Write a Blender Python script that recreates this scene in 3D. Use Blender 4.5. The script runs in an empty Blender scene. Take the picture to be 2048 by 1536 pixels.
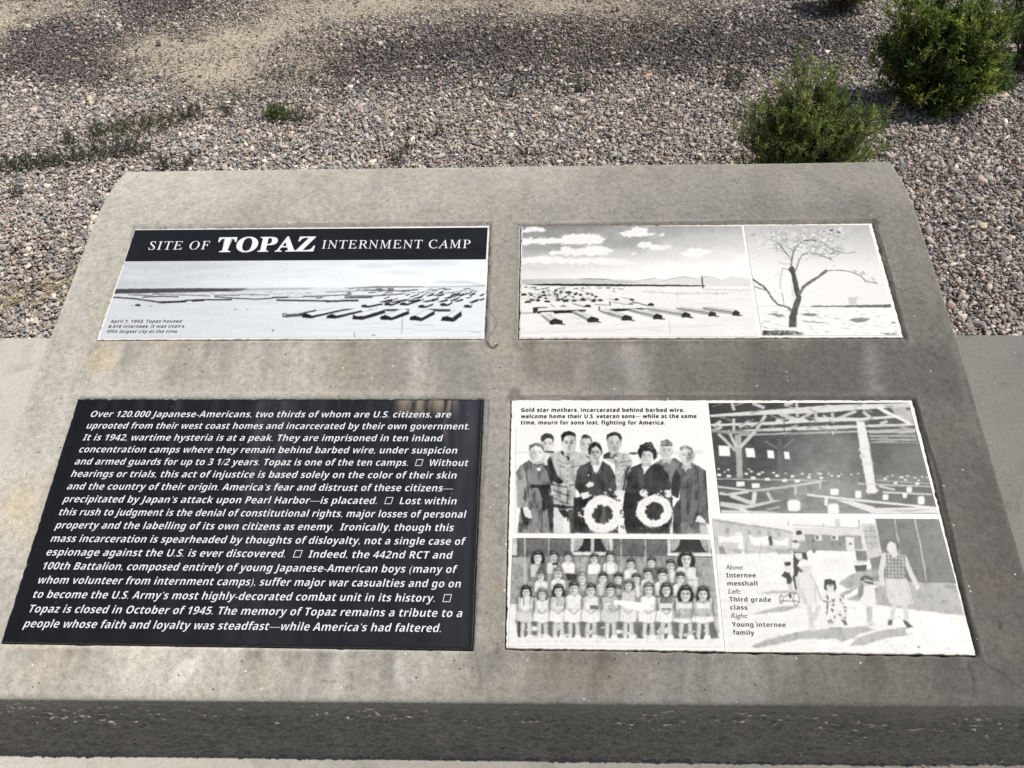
import bpy, math, random
import numpy as np
from mathutils import Vector, Matrix

# ================================================================= camera, world, sun, exposure
CAM_R, CAM_U, CAM_F = [0.999016, 0.030793, -0.031918], [0.000364, 0.713964, 0.700182], [-0.044349, 0.699505, -0.71325]
TILT_LOW, TILT_UP, HINGE_Y, HINGE_Z = 0.29127, 0.25118, 1.1450, 0.4500
RECTS = [[-0.9667, -0.1295, 0.0539, 0.3677], [-0.0576, 0.7333, 0.0542, 0.3636], [-0.9647, -0.1271, -0.5706, -0.0874], [-0.0704, 0.7187, -0.568, -0.0892]]
scene = bpy.context.scene
COL = scene.collection
cam_data = bpy.data.cameras.new("camera"); cam_data.sensor_width = 36.0; cam_data.lens = 1540/2048*36
cam_data.clip_start = 0.02; cam_data.clip_end = 500
cam = bpy.data.objects.new("camera", cam_data); COL.objects.link(cam); scene.camera = cam
_r, _u, _f = Vector(CAM_R), Vector(CAM_U), Vector(CAM_F)
cam.matrix_world = Matrix.Translation((0, 0, 1.55)) @ Matrix((( _r.x, _u.x, -_f.x), (_r.y, _u.y, -_f.y), (_r.z, _u.z, -_f.z))).to_4x4()

SUN_EL, SUN_AZ = math.radians(56), math.radians(4)      # azimuth: from +x (right) towards +y (away)
world = bpy.data.worlds.new("World"); scene.world = world; world.use_nodes = True
wn = world.node_tree; bg = wn.nodes["Background"]
sky = wn.nodes.new("ShaderNodeTexSky"); sky.sky_type = 'NISHITA'; sky.sun_disc = False
sky.sun_elevation = SUN_EL; sky.sun_rotation = math.radians(90) - SUN_AZ; sky.altitude = 1400; sky.dust_density = 0.6
hs = wn.nodes.new('ShaderNodeHueSaturation'); hs.inputs['Saturation'].default_value = .55
wn.links.new(sky.outputs[0], hs.inputs['Color']); wn.links.new(hs.outputs[0], bg.inputs[0]); bg.inputs[1].default_value = 0.07
sd = bpy.data.lights.new("sun", 'SUN'); sd.energy = 4.4; sd.angle = math.radians(0.53); sd.color = (1.0, 0.965, 0.91)
sun = bpy.data.objects.new("sun", sd); COL.objects.link(sun)
S = Vector((math.cos(SUN_EL)*math.cos(SUN_AZ), math.cos(SUN_EL)*math.sin(SUN_AZ), math.sin(SUN_EL)))
sun.rotation_euler = S.to_track_quat('Z', 'Y').to_euler(); sun.location = S*20
scene.view_settings.view_transform = 'Standard'; scene.view_settings.look = 'None'
scene.view_settings.exposure = 0.08; scene.view_settings.gamma = 1.0
scene.render.engine = 'CYCLES'; scene.cycles.max_bounces = 6; scene.cycles.use_denoising = False

# ================================================================= helpers
# ---------------------------------------------------------------- printed photographs: a small painter
def vnoise(x, y, seed=0):
    xi = np.floor(x).astype(np.int64); yi = np.floor(y).astype(np.int64); fx = x - xi; fy = y - yi
    fx = fx*fx*(3-2*fx); fy = fy*fy*(3-2*fy)
    def h(a, b):
        n = (a*374761393 + b*668265263 + seed*974634777) & 0xffffffff
        n = ((n ^ (n >> 13))*1274126177) & 0xffffffff
        return ((n ^ (n >> 16)) & 0xffff)/65535.0
    a = h(xi, yi)*(1-fx) + h(xi+1, yi)*fx; b = h(xi, yi+1)*(1-fx) + h(xi+1, yi+1)*fx
    return a*(1-fy) + b*fy
def fbm(x, y, seed=0, octv=4):
    s = 0.0; a = 0.5; t = 0.0
    for k in range(octv):
        s = s + a*vnoise(x*2**k + 17.3*k, y*2**k - 9.1*k, seed+k); t += a; a *= 0.55
    return s/t
class Sheet:
    """Grey picture painted at the points of a print; X, Y are drawing units."""
    def __init__(s, X, Y, v=230.0):
        s.X, s.Y = X.ravel(), Y.ravel(); s.V = np.full(s.X.shape, float(v))
    def warp(s, amp, sc, seed):
        s.X0, s.Y0 = s.X, s.Y
        s.X, s.Y = s.X + amp*(fbm(s.X/sc, s.Y/sc, seed, 3)-.5)*2, s.Y + amp*(fbm(s.X/sc, s.Y/sc, seed+50, 3)-.5)*2
    def folds(s, amp, sx, sy, seed, top=215):
        n = fbm(s.X/sx, s.Y/sy, seed, 4); r = 1 - np.abs(n-.5)*5
        s.V *= 1 + np.clip((top-s.V)/90, 0, 1)*amp*((n-.5)*2.2 + .35*r)
    def bar(s, pts, w, v, a=1.0, soft=5.0):
        if len(pts) != 4: return s.line(pts, w, v, a, soft)
        (x0, y0, x1, y1) = pts; L = math.hypot(x1-x0, y1-y0); nx, ny = -(y1-y0)/L*w/2, (x1-x0)/L*w/2
        s.poly([x0+nx, y0+ny, x1+nx, y1+ny, x1-nx, y1-ny, x0-nx, y0-ny], v, a, soft)
    def _mix(s, idx, cov, v, a): s.V[idx] += (v - s.V[idx])*np.clip(cov, 0, 1)*a
    def _box(s, x0, y0, x1, y1): return np.nonzero((s.X > x0) & (s.X < x1) & (s.Y > y0) & (s.Y < y1))[0]
    def _segd(s, x, y, p, q):
        dx, dy = q[0]-p[0], q[1]-p[1]; L = dx*dx + dy*dy + 1e-9
        t = np.clip(((x-p[0])*dx + (y-p[1])*dy)/L, 0, 1)
        return np.hypot(x-p[0]-t*dx, y-p[1]-t*dy)
    def poly(s, pts, v, a=1.0, soft=5.0):
        P = [(pts[i], pts[i+1]) for i in range(0, len(pts), 2)] if not isinstance(pts[0], (tuple, list)) else pts
        xs = [p[0] for p in P]; ys = [p[1] for p in P]
        i = s._box(min(xs)-soft, min(ys)-soft, max(xs)+soft, max(ys)+soft)
        if not len(i): return
        x, y = s.X[i], s.Y[i]; ins = np.zeros(len(i), bool); d = np.full(len(i), 1e9)
        for k in range(len(P)):
            p, q = P[k], P[(k+1) % len(P)]
            c = ((p[1] > y) != (q[1] > y))
            if q[1] != p[1]: ins ^= c & (x < (q[0]-p[0])*(y-p[1])/(q[1]-p[1]) + p[0])
            d = np.minimum(d, s._segd(x, y, p, q))
        s._mix(i, 0.5 + np.where(ins, d, -d)/soft, v, a)
    def line(s, pts, w, v, a=1.0, soft=5.0):
        P = [(pts[i], pts[i+1]) for i in range(0, len(pts), 2)]
        xs = [p[0] for p in P]; ys = [p[1] for p in P]; m = w + soft
        i = s._box(min(xs)-m, min(ys)-m, max(xs)+m, max(ys)+m)
        if not len(i): return
        x, y = s.X[i], s.Y[i]; d = np.full(len(i), 1e9)
        for k in range(len(P)-1): d = np.minimum(d, s._segd(x, y, P[k], P[k+1]))
        s._mix(i, 0.5 + (w/2 - d)/soft, v, a)
    def ell(s, cx, cy, rx, ry, v, a=1.0, soft=5.0, rot=0.0):
        m = max(rx, ry) + soft; i = s._box(cx-m, cy-m, cx+m, cy+m)
        if not len(i): return
        c, n = math.cos(rot), math.sin(rot); x, y = s.X[i]-cx, s.Y[i]-cy
        r = np.hypot((x*c + y*n)/rx, (y*c - x*n)/ry)
        s._mix(i, 0.5 + (1-r)*min(rx, ry)/soft, v, a)
    def grad(s, y0, v0, y1, v1, a=1.0):
        s._mix(slice(None), np.ones_like(s.V), v0 + (v1-v0)*np.clip((s.Y-y0)/(y1-y0), 0, 1), a)
    def gradx(s, x0, v0, x1, v1, a):
        s.V += a*(v0 + (v1-v0)*np.clip((s.X-x0)/(x1-x0), 0, 1))
    def noise(s, amp, sx, sy, seed, y0=-1e9, y1=1e9):
        m = (s.Y > y0) & (s.Y < y1)
        s.V[m] += amp*(fbm(s.X[m]/sx, s.Y[m]/sy, seed)-0.5)*2
def specks(s, rnd, n, x0, y0, x1, y1, v, lo, hi, flat=0.4, a=0.8):
    for _ in range(n):
        r = rnd.uniform(lo, hi); s.ell(rnd.uniform(x0, x1), rnd.uniform(y0, y1), r, r*flat, v, a, 4)

def paint_panorama(s):
    s.warp(3, 26, 1)
    rnd = random.Random(3)
    s.grad(440, 214, 700, 226); s.gradx(300, -8, 2600, 16, 1.0)
    s.noise(13, 420, 60, 5, 0, 700); s.noise(6, 160, 22, 9, 0, 700)
    for x, y, w in ((1150, 500, 260), (600, 510, 180), (3300, 480, 300), (2800, 500, 150), (3050, 570, 200)): s.ell(x, y, w, 22, 200, .5, 30)
    s._mix(s._box(-1e9, 710, 1e9, 2000), 1.0, 224, 1); s.gradx(600, -6, 3000, 14, 1.0)
    s.noise(7, 300, 40, 21, 712)
    s.poly([225, 716, 900, 712, 1550, 716, 1480, 742, 700, 757, 225, 762], 72, .95, 8)
    s.poly([1350, 716, 2200, 712, 2150, 728, 1400, 742], 150, .55, 14)
    s.poly([2480, 716, 2800, 700, 3260, 702, 3270, 712, 2760, 716], 90, .8, 8)
    s.poly([3260, 705, 3640, 700, 3860, 690, 3860, 706, 3300, 714], 140, .7, 8)
    s.poly([3300, 660, 3450, 648, 3700, 652, 3860, 690, 3400, 672], 190, .5, 12)
    s.line([215, 797, 440, 812, 570, 832, 690, 848], 13, 55); s.line([690, 850, 940, 840], 18, 40)
    s.line([520, 798, 700, 790, 870, 796], 9, 60); s.line([380, 775, 620, 782], 7, 90); s.line([620, 768, 900, 778, 1180, 790], 7, 90)
    s.line([940, 832, 1080, 826, 1390, 825], 13, 50); s.line([1010, 838, 1120, 830], 12, 35)
    s.line([1225, 795, 1420, 812, 1620, 822, 1780, 815], 10, 60); s.line([1225, 782, 1470, 782], 7, 70); s.line([1470, 774, 1760, 782], 6, 110)
    s.line([1790, 808, 1940, 803], 12, 50); s.line([1835, 832, 2140, 838, 2420, 845], 15, 62)
    s.line([1950, 806, 2300, 800], 6, 120); s.line([2090, 796, 2420, 788, 2560, 778], 7, 70)
    s.line([2320, 848, 2480, 840, 2620, 838], 17, 62); s.line([2220, 815, 2270, 810], 10, 90); s.line([2500, 812, 2760, 808], 12, 66)
    s.line([2500, 795, 2780, 795, 3060, 776], 9, 62); s.line([2320, 755, 2700, 742, 3060, 748], 6, 100); s.line([2900, 748, 3060, 745, 3200, 736], 9, 80)
    for k in range(46):
        x = rnd.uniform(2500, 3840); y = rnd.uniform(722, 775); w = rnd.uniform(25, 70)
        s.line([x, y, x+w, y-rnd.uniform(-2, 6)], rnd.uniform(4, 8), rnd.uniform(50, 110), .9)
    for k in range(40):
        x = rnd.uniform(260, 2200); y = rnd.uniform(745, 790); s.line([x, y, x+rnd.uniform(20, 90), y+rnd.uniform(-3, 5)], 4, 130, .7)
    for k in range(34):
        x = rnd.uniform(2750, 3820); y = rnd.uniform(775, 870); w = 30 + (y-770)*.5
        s.poly([x, y-4, x+w*.3, y-14, x+w, y-26, x+w*.75, y-30, x, y-12], 244, .8, 5); s.poly([x, y, x+2, y-9, x+w*.3, y-6, x+w, y-22, x+w, y-12, x+w*.3, y+4], rnd.uniform(45, 80), .9, 5)
    for x, y, w in ((2835, 850, 120), (2970, 850, 125), (3110, 850, 115), (3250, 852, 110), (3400, 852, 95), (3555, 850, 85), (3715, 852, 70), (3160, 818, 90), (3290, 796, 65), (3385, 795, 70), (3480, 818, 60), (3520, 790, 90), (3590, 795, 60), (3700, 790, 60), (3800, 795, 45), (3400, 770, 50)):
        s.poly([x, y, x+w*.35, y-8, x+w, y-24, x+w, y-6, x+w*.35, y+6, x, y+4], 44, 1, 5)
    for x, y, w in ((2655, 905, 210), (2880, 888, 150), (3030, 885, 150), (3210, 910, 140), (3420, 893, 120), (3650, 910, 80)):
        s.poly([x, y, x+4, y-22, x+38, y-28, x+70, y-12, x+w, y-40, x+w, y-24, x+72, y+4], 46, 1, 5)
    s.line([2740, 930, 3120, 928], 10, 75); s.line([3300, 935, 3510, 938], 24, 70); s.line([2900, 935, 3010, 932], 18, 66)
    s.line([1905, 985, 2100, 975], 30, 92); s.line([2060, 970, 2210, 936], 20, 80); s.poly([1890, 960, 1925, 958, 1950, 1000, 1890, 995], 90); s.ell(1912, 975, 10, 10, 215)
    B = (((133,1003,133,975,165,960,225,985,222,1010), (225,985,520,924,640,916,640,926,520,938,222,1010), (165,960,225,985,520,924,450,908)),
         ((367,1010,372,985,420,968,462,985,457,1015), (462,985,700,935,720,948,457,1015), (420,968,462,985,700,935,640,918)),
         ((620,1022,625,975,660,992,728,990,724,1027), (728,990,935,928,938,962,724,1027), (655,968,728,990,935,928,870,912)),
         ((890,1025,890,995,935,980,1000,1005,1005,1032), (1000,1005,1165,938,1172,972,1005,1032), (935,980,1000,1005,1165,938,1105,915)),
         ((1175,1028,1180,1000,1225,986,1290,1010,1290,1042), (1290,1010,1415,940,1417,977,1290,1042), (1225,986,1290,1010,1415,940,1350,925)),
         ((1478,1038,1490,1003,1535,993,1585,1010,1605,1048), (1585,1010,1672,943,1680,992,1605,1048), (1535,993,1585,1010,1672,943,1620,930)))
    sx = lambda p: [c+1950 if i % 2 == 0 else c for i, c in enumerate(p)]
    for g, d, r in B: s.poly(sx(d), 52, 1, 6)
    for g, d, r in B: s.poly(sx(r), 238, 1, 6); s.line(sx(r)[6:8] + sx(r)[0:2], 4, 150, .8); s.poly(sx(g), 40, 1, 6)
    s.poly([445, 868, 495, 866, 495, 884, 445, 884], 40); s.ell(1795+0, 1128, 8, 10, 90); s.line([2590, 1150, 2592, 1195], 6, 110); s.line([3055, 1000, 3048, 1160], 5, 130); s.line([2760, 1180, 2790, 1176], 6, 90)
    s.line([2500, 1075, 2900, 1055], 4, 190); s.line([2700, 1100, 3800, 1145], 4, 205); s.line([3180, 1082, 3350, 1078], 6, 190); s.line([2000, 1120, 2700, 1140], 4, 212); s.line([3700, 1145, 3820, 1150], 5, 170)
    for x, y in ((1420, 922), (1436, 922), (1548, 920), (600, 885), (420, 880)): s.ell(x, y, 7, 5, 120)
def paint_camp(s):
    s.warp(5, 30, 2)
    rnd = random.Random(8)
    s.grad(100, 140, 600, 240); s.gradx(300, -6, 2300, 40, 1.0)
    s.noise(12, 260, 70, 4, 0, 560)
    s.ell(1150, 280, 260, 50, 150, .5, 60); s.ell(400, 330, 280, 40, 150, .5, 40); s.ell(500, 190, 250, 40, 150, .45, 40)
    X_, Y_ = s.X, s.Y; s.X = s.X + 34*(fbm(s.X/46, s.Y/30, 77, 4)-.5)*2; s.Y = s.Y + 26*(fbm(s.X/46, s.Y/30, 78, 4)-.5)*2
    for p in ([110,150,200,130,300,138,350,162,280,180,110,190], [110,232,300,238,480,238,540,196,620,206,700,196,820,200,900,222,950,238,900,260,860,292,700,298,500,288,300,300,110,296],
              [360,372,400,362,480,366,520,318,590,310,650,355,700,320,800,316,900,322,980,340,1010,372,950,398,760,410,620,404,480,398,420,402],
              [110,425,260,412,430,416,520,434,700,430,900,432,1060,436,1180,456,1230,480,1060,498,800,490,560,488,300,484,110,490],
              [1065,188,1120,160,1180,140,1260,126,1330,136,1350,170,1420,190,1370,206,1300,208,1240,226,1180,224], [1215,308,1260,280,1310,262,1370,276,1410,300,1500,300,1580,316,1500,334,1400,346,1300,330],
              [1660,372,1700,345,1760,330,1860,328,1930,346,1955,378,1900,404,1800,416,1700,402], [1170,390,1210,378,1250,390,1200,404], [1440,480,1500,470,1540,484,1480,494], [1450,190,1490,176,1515,194,1470,204]):
        s.poly(p, 246, .97, 14)
    s.X, s.Y = X_, Y_; s.noise(5, 60, 30, 9, 0, 600)
    s._mix(s._box(-1e9, 700, 1e9, 3000), 1.0, 240, 1); s.noise(8, 240, 26, 31, 700)
    s.poly([110,640,300,636,700,630,820,630,1000,636,1250,644,1250,676,110,690], 196, .9, 8); s.line([690, 636, 800, 630, 980, 638], 6, 110)
    s.noise(16, 90, 12, 12, 632, 690)
    s.poly([1240,646,1400,618,1520,634,1690,600,1800,620,1900,598,2060,640,2150,596,2330,620,2400,640,2400,690,1240,680], 216, .85, 7); s.line([1500,640,1690,602,1800,624], 5, 150); s.line([1880,600,1960,605,2060,640], 5, 150); s.line([1240,648,1420,616], 5, 160)
    s.poly([150,690,400,682,900,682,1700,688,1900,690,1900,700,1000,702,300,700], 26, 1, 6); s.line([1880, 694, 2380, 690], 4, 140)
    s.line([1868, 606, 1880, 716], 11, 45); s.line([1845, 597, 1862, 598], 4, 160)
    for k in range(30):
        x = rnd.uniform(130, 1100); y = rnd.uniform(712, 735); s.line([x, y, x+rnd.uniform(10, 40), y], 6, rnd.uniform(40, 120), .9)
    s.line([1300, 752, 1700, 772, 2120, 765], 9, 190, .7); s.line([1900, 730, 2380, 735], 12, 205, .8)
    for k in range(26):
        x = rnd.uniform(1300, 2140); s.line([x, rnd.uniform(745, 785), x+rnd.uniform(6, 20), rnd.uniform(748, 786)], 4, 150, .7)
    for x, y, w in ((110,790,55),(190,795,45),(320,795,40),(440,790,35),(260,778,30),(310,762,35),(360,752,25),(430,745,35),(540,765,60),(480,760,28),(560,790,32),(620,780,30),(670,786,35),(740,778,70),(820,804,32),(400,816,42),(200,834,85),(145,860,60),(335,854,58),(550,828,58),(515,848,58),(690,838,50),(860,838,42),(1020,832,40),(1168,832,42)):
        s.poly([x, y+10, x, y-4, x+w*.5, y-12, x+w, y-2, x+w, y+10], 38, 1, 5)
    for k in range(46):
        x = rnd.uniform(112, 1000)*rnd.uniform(.3, 1)+60; y = rnd.uniform(735, 850); w = 12 + (y-735)*.30*rnd.uniform(.6, 1.2)
        s.poly([x-w*1.6, y-w*.5, x, y-w*.1, x+w*.5, y-w*.45, x-w, y-w*.8], 247, .9, 5); s.poly([x, y+w*.25, x, y-w*.1, x+w*.5, y-w*.42, x+w, y-w*.1, x+w, y+w*.25], rnd.uniform(40, 80), .95, 5); s.line([x-w*1.6, y-w*.45, x, y], 4, 120, .8)
    for k in range(30): s.line([(x := rnd.uniform(120, 2300)), (y := rnd.uniform(1000, 1180)), x+rnd.uniform(40, 200), y-rnd.uniform(0, 14)], 4, rnd.uniform(196, 222), .6)
    s.line([460,818,530,840], 6, 110); s.line([620,836,690,848], 6, 110); s.line([750,825,860,838], 6, 120); s.line([970,828,1020,836], 6, 110); s.line([1080,812,1170,826], 6, 140)
    s.poly([230,912,270,908,370,912,368,918,280,918,265,965,230,975,222,925], 55, 1, 5); s.poly([270,950,320,945,600,938,740,934,740,950,600,966,430,972,425,955,320,958,270,978], 40, 1, 5)
    s.poly([485,906,520,890,555,904], 60); s.poly([720,900,750,884,790,892,788,910,730,908], 40); s.line([610, 872, 720, 904], 8, 100); s.line([400,880,430,908], 6, 110)
    s.poly([965,928,1060,922,1150,920,1300,914,1350,920,1140,938,1100,946,1020,948], 40); s.line([975, 855, 978, 890], 9, 60); s.line([830, 880, 960, 888], 6, 110); s.line([870, 905, 870, 940], 12, 70)
    s.poly([1150,878,1175,868,1200,872,1195,884], 60); s.poly([1345,892,1348,872,1375,864,1405,874,1405,894], 40); s.line([1190, 858, 1345, 888], 9, 95); s.line([1000, 862, 1150, 880], 6, 130)
    for gx, gy, w, h, rx, ry in ((388,1078,122,52,300,985), (755,1056,110,50,600,952), (1087,1036,102,48,870,940), (1395,1022,90,50,1150,930), (1672,1005,84,46,1330,918), (1935,992,74,46,1620,912), (2168,984,70,46,1880,910)):
        s.poly([rx, ry, rx+w*.5, ry-h*.25, gx+w*.4, gy-h*1.15, gx, gy-h*.75], 222, .9, 5); s.poly([rx, ry, gx, gy-h*.7, gx, gy-h*.2, rx+14, ry+16], 120, .55, 6); s.line([rx+w*.5, ry-h*.25, gx+w*.4, gy-h*1.15], 4, 130, .8)
        s.poly([gx, gy, gx, gy-h*.65, gx+w*.4, gy-h*1.15, gx+w, gy-h*.7, gx+w, gy], 40, 1, 5); s.line([gx, gy-h*.8, rx, ry], 7, 70, .9); s.line([gx, gy-h*.35, rx+20, ry+22], 5, 140, .7)
        s.poly([gx+w, gy-8, gx+w+34, gy-2, gx+w+18, gy+5, gx+w-10, gy+2], 60); s.line([gx+w*.2, gy-h*.4, gx+w*.85, gy-h*.4], 5, 90)
    s.line([640, 1062, 860, 1068], 4, 190); s.line([115, 1165, 900, 1135, 1500, 1095, 2100, 1075], 5, 205); s.line([1550, 1010, 1556, 1145], 4, 170); s.line([115, 970, 230, 965], 12, 150, .8); s.line([400, 960, 402, 1010], 4, 150)
    s.line([1630, 780, 1634, 840], 4, 180); s.line([600, 1000, 680, 1030], 9, 190, .6)
def paint_tree(s):
    s.warp(6, 30, 3)
    rnd = random.Random(5)
    s.grad(100, 196, 520, 246); s.gradx(330, 0, 1600, -8, 1.0)
    s._mix(s._box(-1e9, 888, 1e9, 3000), 1.0, 244, 1)
    s.line([465, 888, 980, 892], 5, 200); s.poly([980,888,1060,882,1200,884,1340,878,1550,872,1760,868,1765,896,1400,896,1100,894,985,896], 82, .95, 7)
    s.poly([1335,798,1445,795,1440,812,1425,818,1430,868,1360,868,1352,820], 198, .85, 14)
    for p in ([885,968,930,956,1010,958,1050,974,1000,984,920,978], [1345,1022,1400,1005,1470,996,1560,1008,1520,1034,1430,1044], [570,968,640,958,690,972,735,988,660,992], [900,1034,1000,1036,1130,1046,1100,1052,960,1044], [1760,1040,1806,1038,1806,1052,1770,1054], [1660,1140,1800,1150,1843,1160,1720,1164]):
        s.poly(p, 110, .85, 9)
    for k in range(110):
        x = rnd.uniform(480, 1830); y = rnd.uniform(925, 1160); w = rnd.uniform(10, 55); s.line([x, y, x+w, y+rnd.uniform(-4, 9)], rnd.uniform(3, 7), rnd.uniform(120, 205), .7)
    s.poly([508,1172,515,1125,560,1130,640,1128,760,1128,840,1132,880,1150,915,1158,870,1170], 66, .95, 8); specks(s, rnd, 16, 560, 1125, 880, 1165, 225, 6, 16)
    D = 76
    s.poly([765,1092,768,1000,790,930,815,860,835,800,860,780,890,790,880,850,860,910,840,1000,842,1090], D, 1, 8)
    for k in range(60): s.line([(x := rnd.uniform(790, 870)), (y := rnd.uniform(560, 900)), x+rnd.uniform(-8, 8), y+rnd.uniform(10, 30)], 5, 170, .35)
    s.poly([835,800,820,740,805,660,790,580,760,530,790,490,820,510,835,580,860,680,875,760,885,780,860,800], D, 1, 7)
    s.line([870, 770, 910, 700, 970, 655, 1050, 605, 1100, 565, 1130, 540], 26, 104, 1, 7); s.line([1130, 540, 1240, 535, 1330, 540, 1400, 560, 1470, 590, 1520, 640, 1630, 660], 9, 125)
    for x, y in ((1410, 540), (1470, 560), (1490, 548), (1580, 610), (1610, 650), (1500, 625)): s.line([x, y, x+14, y+26], 6, 140); s.line([x-12, y-4, x+22, y+6], 5, 150)
    s.line([790, 925, 740, 895, 660, 870, 610, 820, 560, 745, 520, 700, 460, 660, 420, 630], 17, 92, 1, 6); s.line([560, 745, 500, 720, 430, 700], 10, 120)
    s.line([720, 885, 700, 760], 8, 160); s.line([680, 715, 690, 600, 705, 520], 9, 175); s.line([705, 520, 760, 530], 8, 130); s.line([635, 585, 690, 560], 6, 190)
    s.line([790, 490, 800, 400, 830, 310, 900, 250, 1000, 240, 1100, 265], 14, 110); s.line([800, 470, 760, 390, 700, 320, 640, 260, 560, 220], 10, 120)
    s.line([830, 550, 870, 430, 900, 385, 980, 360, 1060, 385, 1180, 430], 12, 130); s.line([1100, 265, 1180, 330, 1300, 370, 1415, 360], 8, 135); s.line([800, 470, 700, 480, 660, 450], 6, 180)
    def twig(x, y, an, l, w, d):
        x1, y1 = x+l*math.cos(an), y+l*math.sin(an)*.8; s.line([x, y, x1, y1], w, rnd.choice((120, 140, 160, 245)), .85)
        if d:
            for _ in range(rnd.randint(2, 3)): twig(x1, y1, an+rnd.gauss(0, .6), l*rnd.uniform(.6, .85), max(3, w*.7), d-1)
    for x, y, an in ((640,260,-2.2),(700,320,-1.9),(800,400,-1.4),(830,310,-1.3),(900,250,-1.1),(1000,240,-.9),(1100,265,-.5),(900,385,-.7),(980,360,-.4),(1060,385,-.1),(1180,330,-.5),(760,390,-2.4),(560,220,-2.8)): twig(x, y, an, rnd.uniform(45, 70), 8, 3)
    for k in range(420):
        t = rnd.random(); cx = 560 + 760*t; cy = 205 + 60*math.sin(t*5) + rnd.gauss(0, 55); cx += rnd.gauss(0, 50)
        if k % 3 == 0: cx, cy = rnd.gauss(1020, 130), rnd.gauss(330, 50)
        if cy < 108: continue
        l = rnd.uniform(10, 34); an = rnd.uniform(-1.6, 1.2)
        v = rnd.choice((250, 250, 248, 130, 150, 170)); s.line([cx, cy, cx+l*math.cos(an), cy+l*math.sin(an)], rnd.uniform(4, 8), v, .8)
    for k in range(70): s.line([(x := rnd.gauss(520, 60)), (y := rnd.gauss(290, 45)), x+24, y+rnd.uniform(-14, 10)], 5, rnd.choice((250, 215, 225)), .7)
    s.folds(.25, 20, 26, 8, 200)
    for x, y in ((1180, 142), (1250, 165)): s.poly([x-24, y, x, y-8, x+28, y-6, x+16, y+5, x-8, y+8], 80)
def wreath(s, rnd, cx, cy, rx, ry, ix, iy):
    for k in range(54):
        a = k/54*6.283; r = rnd.uniform(.98, 1.12); s.poly([cx+rx*r*math.cos(a), cy+ry*r*math.sin(a), cx+rx*.8*math.cos(a+.14), cy+ry*.8*math.sin(a+.14), cx+rx*.8*math.cos(a-.14), cy+ry*.8*math.sin(a-.14)], rnd.uniform(225, 250))
    s.ell(cx, cy, rx*.97, ry*.97, 243, 1, 8)
    for k in range(26):
        a = rnd.uniform(0, 6.283); s.line([cx+rx*.72*math.cos(a), cy+ry*.72*math.sin(a), cx+rx*.86*math.cos(a+.2), cy+ry*.86*math.sin(a+.2)], 5, 205, .8)
    s.ell(cx, cy, ix, iy, 52, 1, 12)
    for k in range(12):
        a = rnd.uniform(0, 6.283); s.poly([cx+ix*.8*math.cos(a), cy+iy*.8*math.sin(a), cx+ix*1.15*math.cos(a+.2), cy+iy*1.15*math.sin(a+.2), cx+ix*1.15*math.cos(a-.2), cy+iy*1.15*math.sin(a-.2)], 240)
def face(s, cx, cy, w, h, skin, hair, cap=.5, shade=1, eye=90):
    s.poly([cx-w*.3, cy+h*.3, cx+w*.3, cy+h*.3, cx+w*.34, cy+h*.68, cx-w*.34, cy+h*.68], skin-40, 1, 7)
    if hair is not None: s.ell(cx, cy-h*.13, w*.52, h*.47, hair, 1, 7)
    for q in (-1, 1): s.ell(cx+q*w*.49, cy+h*.04, w*.07, h*.11, skin-16, 1, 5)
    s.poly([cx-w*.47, cy-h*.12, cx-w*.40, cy-h*(.44-.16*cap), cx-w*.1, cy-h*(.5-.2*cap), cx+w*.2, cy-h*(.5-.17*cap), cx+w*.42, cy-h*(.42-.14*cap), cx+w*.47, cy-h*.1, cx+w*.44, cy+h*.2, cx+w*.28, cy+h*.42, cx+w*.08, cy+h*.51, cx-w*.1, cy+h*.51, cx-w*.3, cy+h*.42, cx-w*.45, cy+h*.2], skin, 1, 7)
    s.ell(cx-shade*w*.3, cy+h*.1, w*.2, h*.36, skin-50, .6, 20); s.ell(cx+shade*w*.16, cy-h*.2, w*.2, h*.12, min(skin+22, 248), .7, 14); s.ell(cx+shade*w*.2, cy+h*.12, w*.13, h*.1, min(skin+16, 246), .6, 12)
    if hair is not None:
        s.ell(cx+shade*w*.12, cy-h*.47, w*.2, h*.06, hair+60, .5, 12, -.1)
    for q in (-1, 1): s.ell(cx+q*w*.2, cy-h*.015, w*.11, h*.035, eye, .9, 6); s.line([cx+q*w*.08, cy-h*.1, cx+q*w*.32, cy-h*.12], h*.035, eye+10, .75)
    s.line([cx, cy, cx-shade*w*.05, cy+h*.15], w*.06, skin-48, .7); s.ell(cx, cy+h*.18, w*.1, h*.03, skin-75, .7, 6)
    s.ell(cx, cy+h*.3, w*.13, h*.022, eye+25, .75, 6); s.ell(cx, cy+h*.37, w*.12, h*.025, skin-36, .6, 8)
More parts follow.
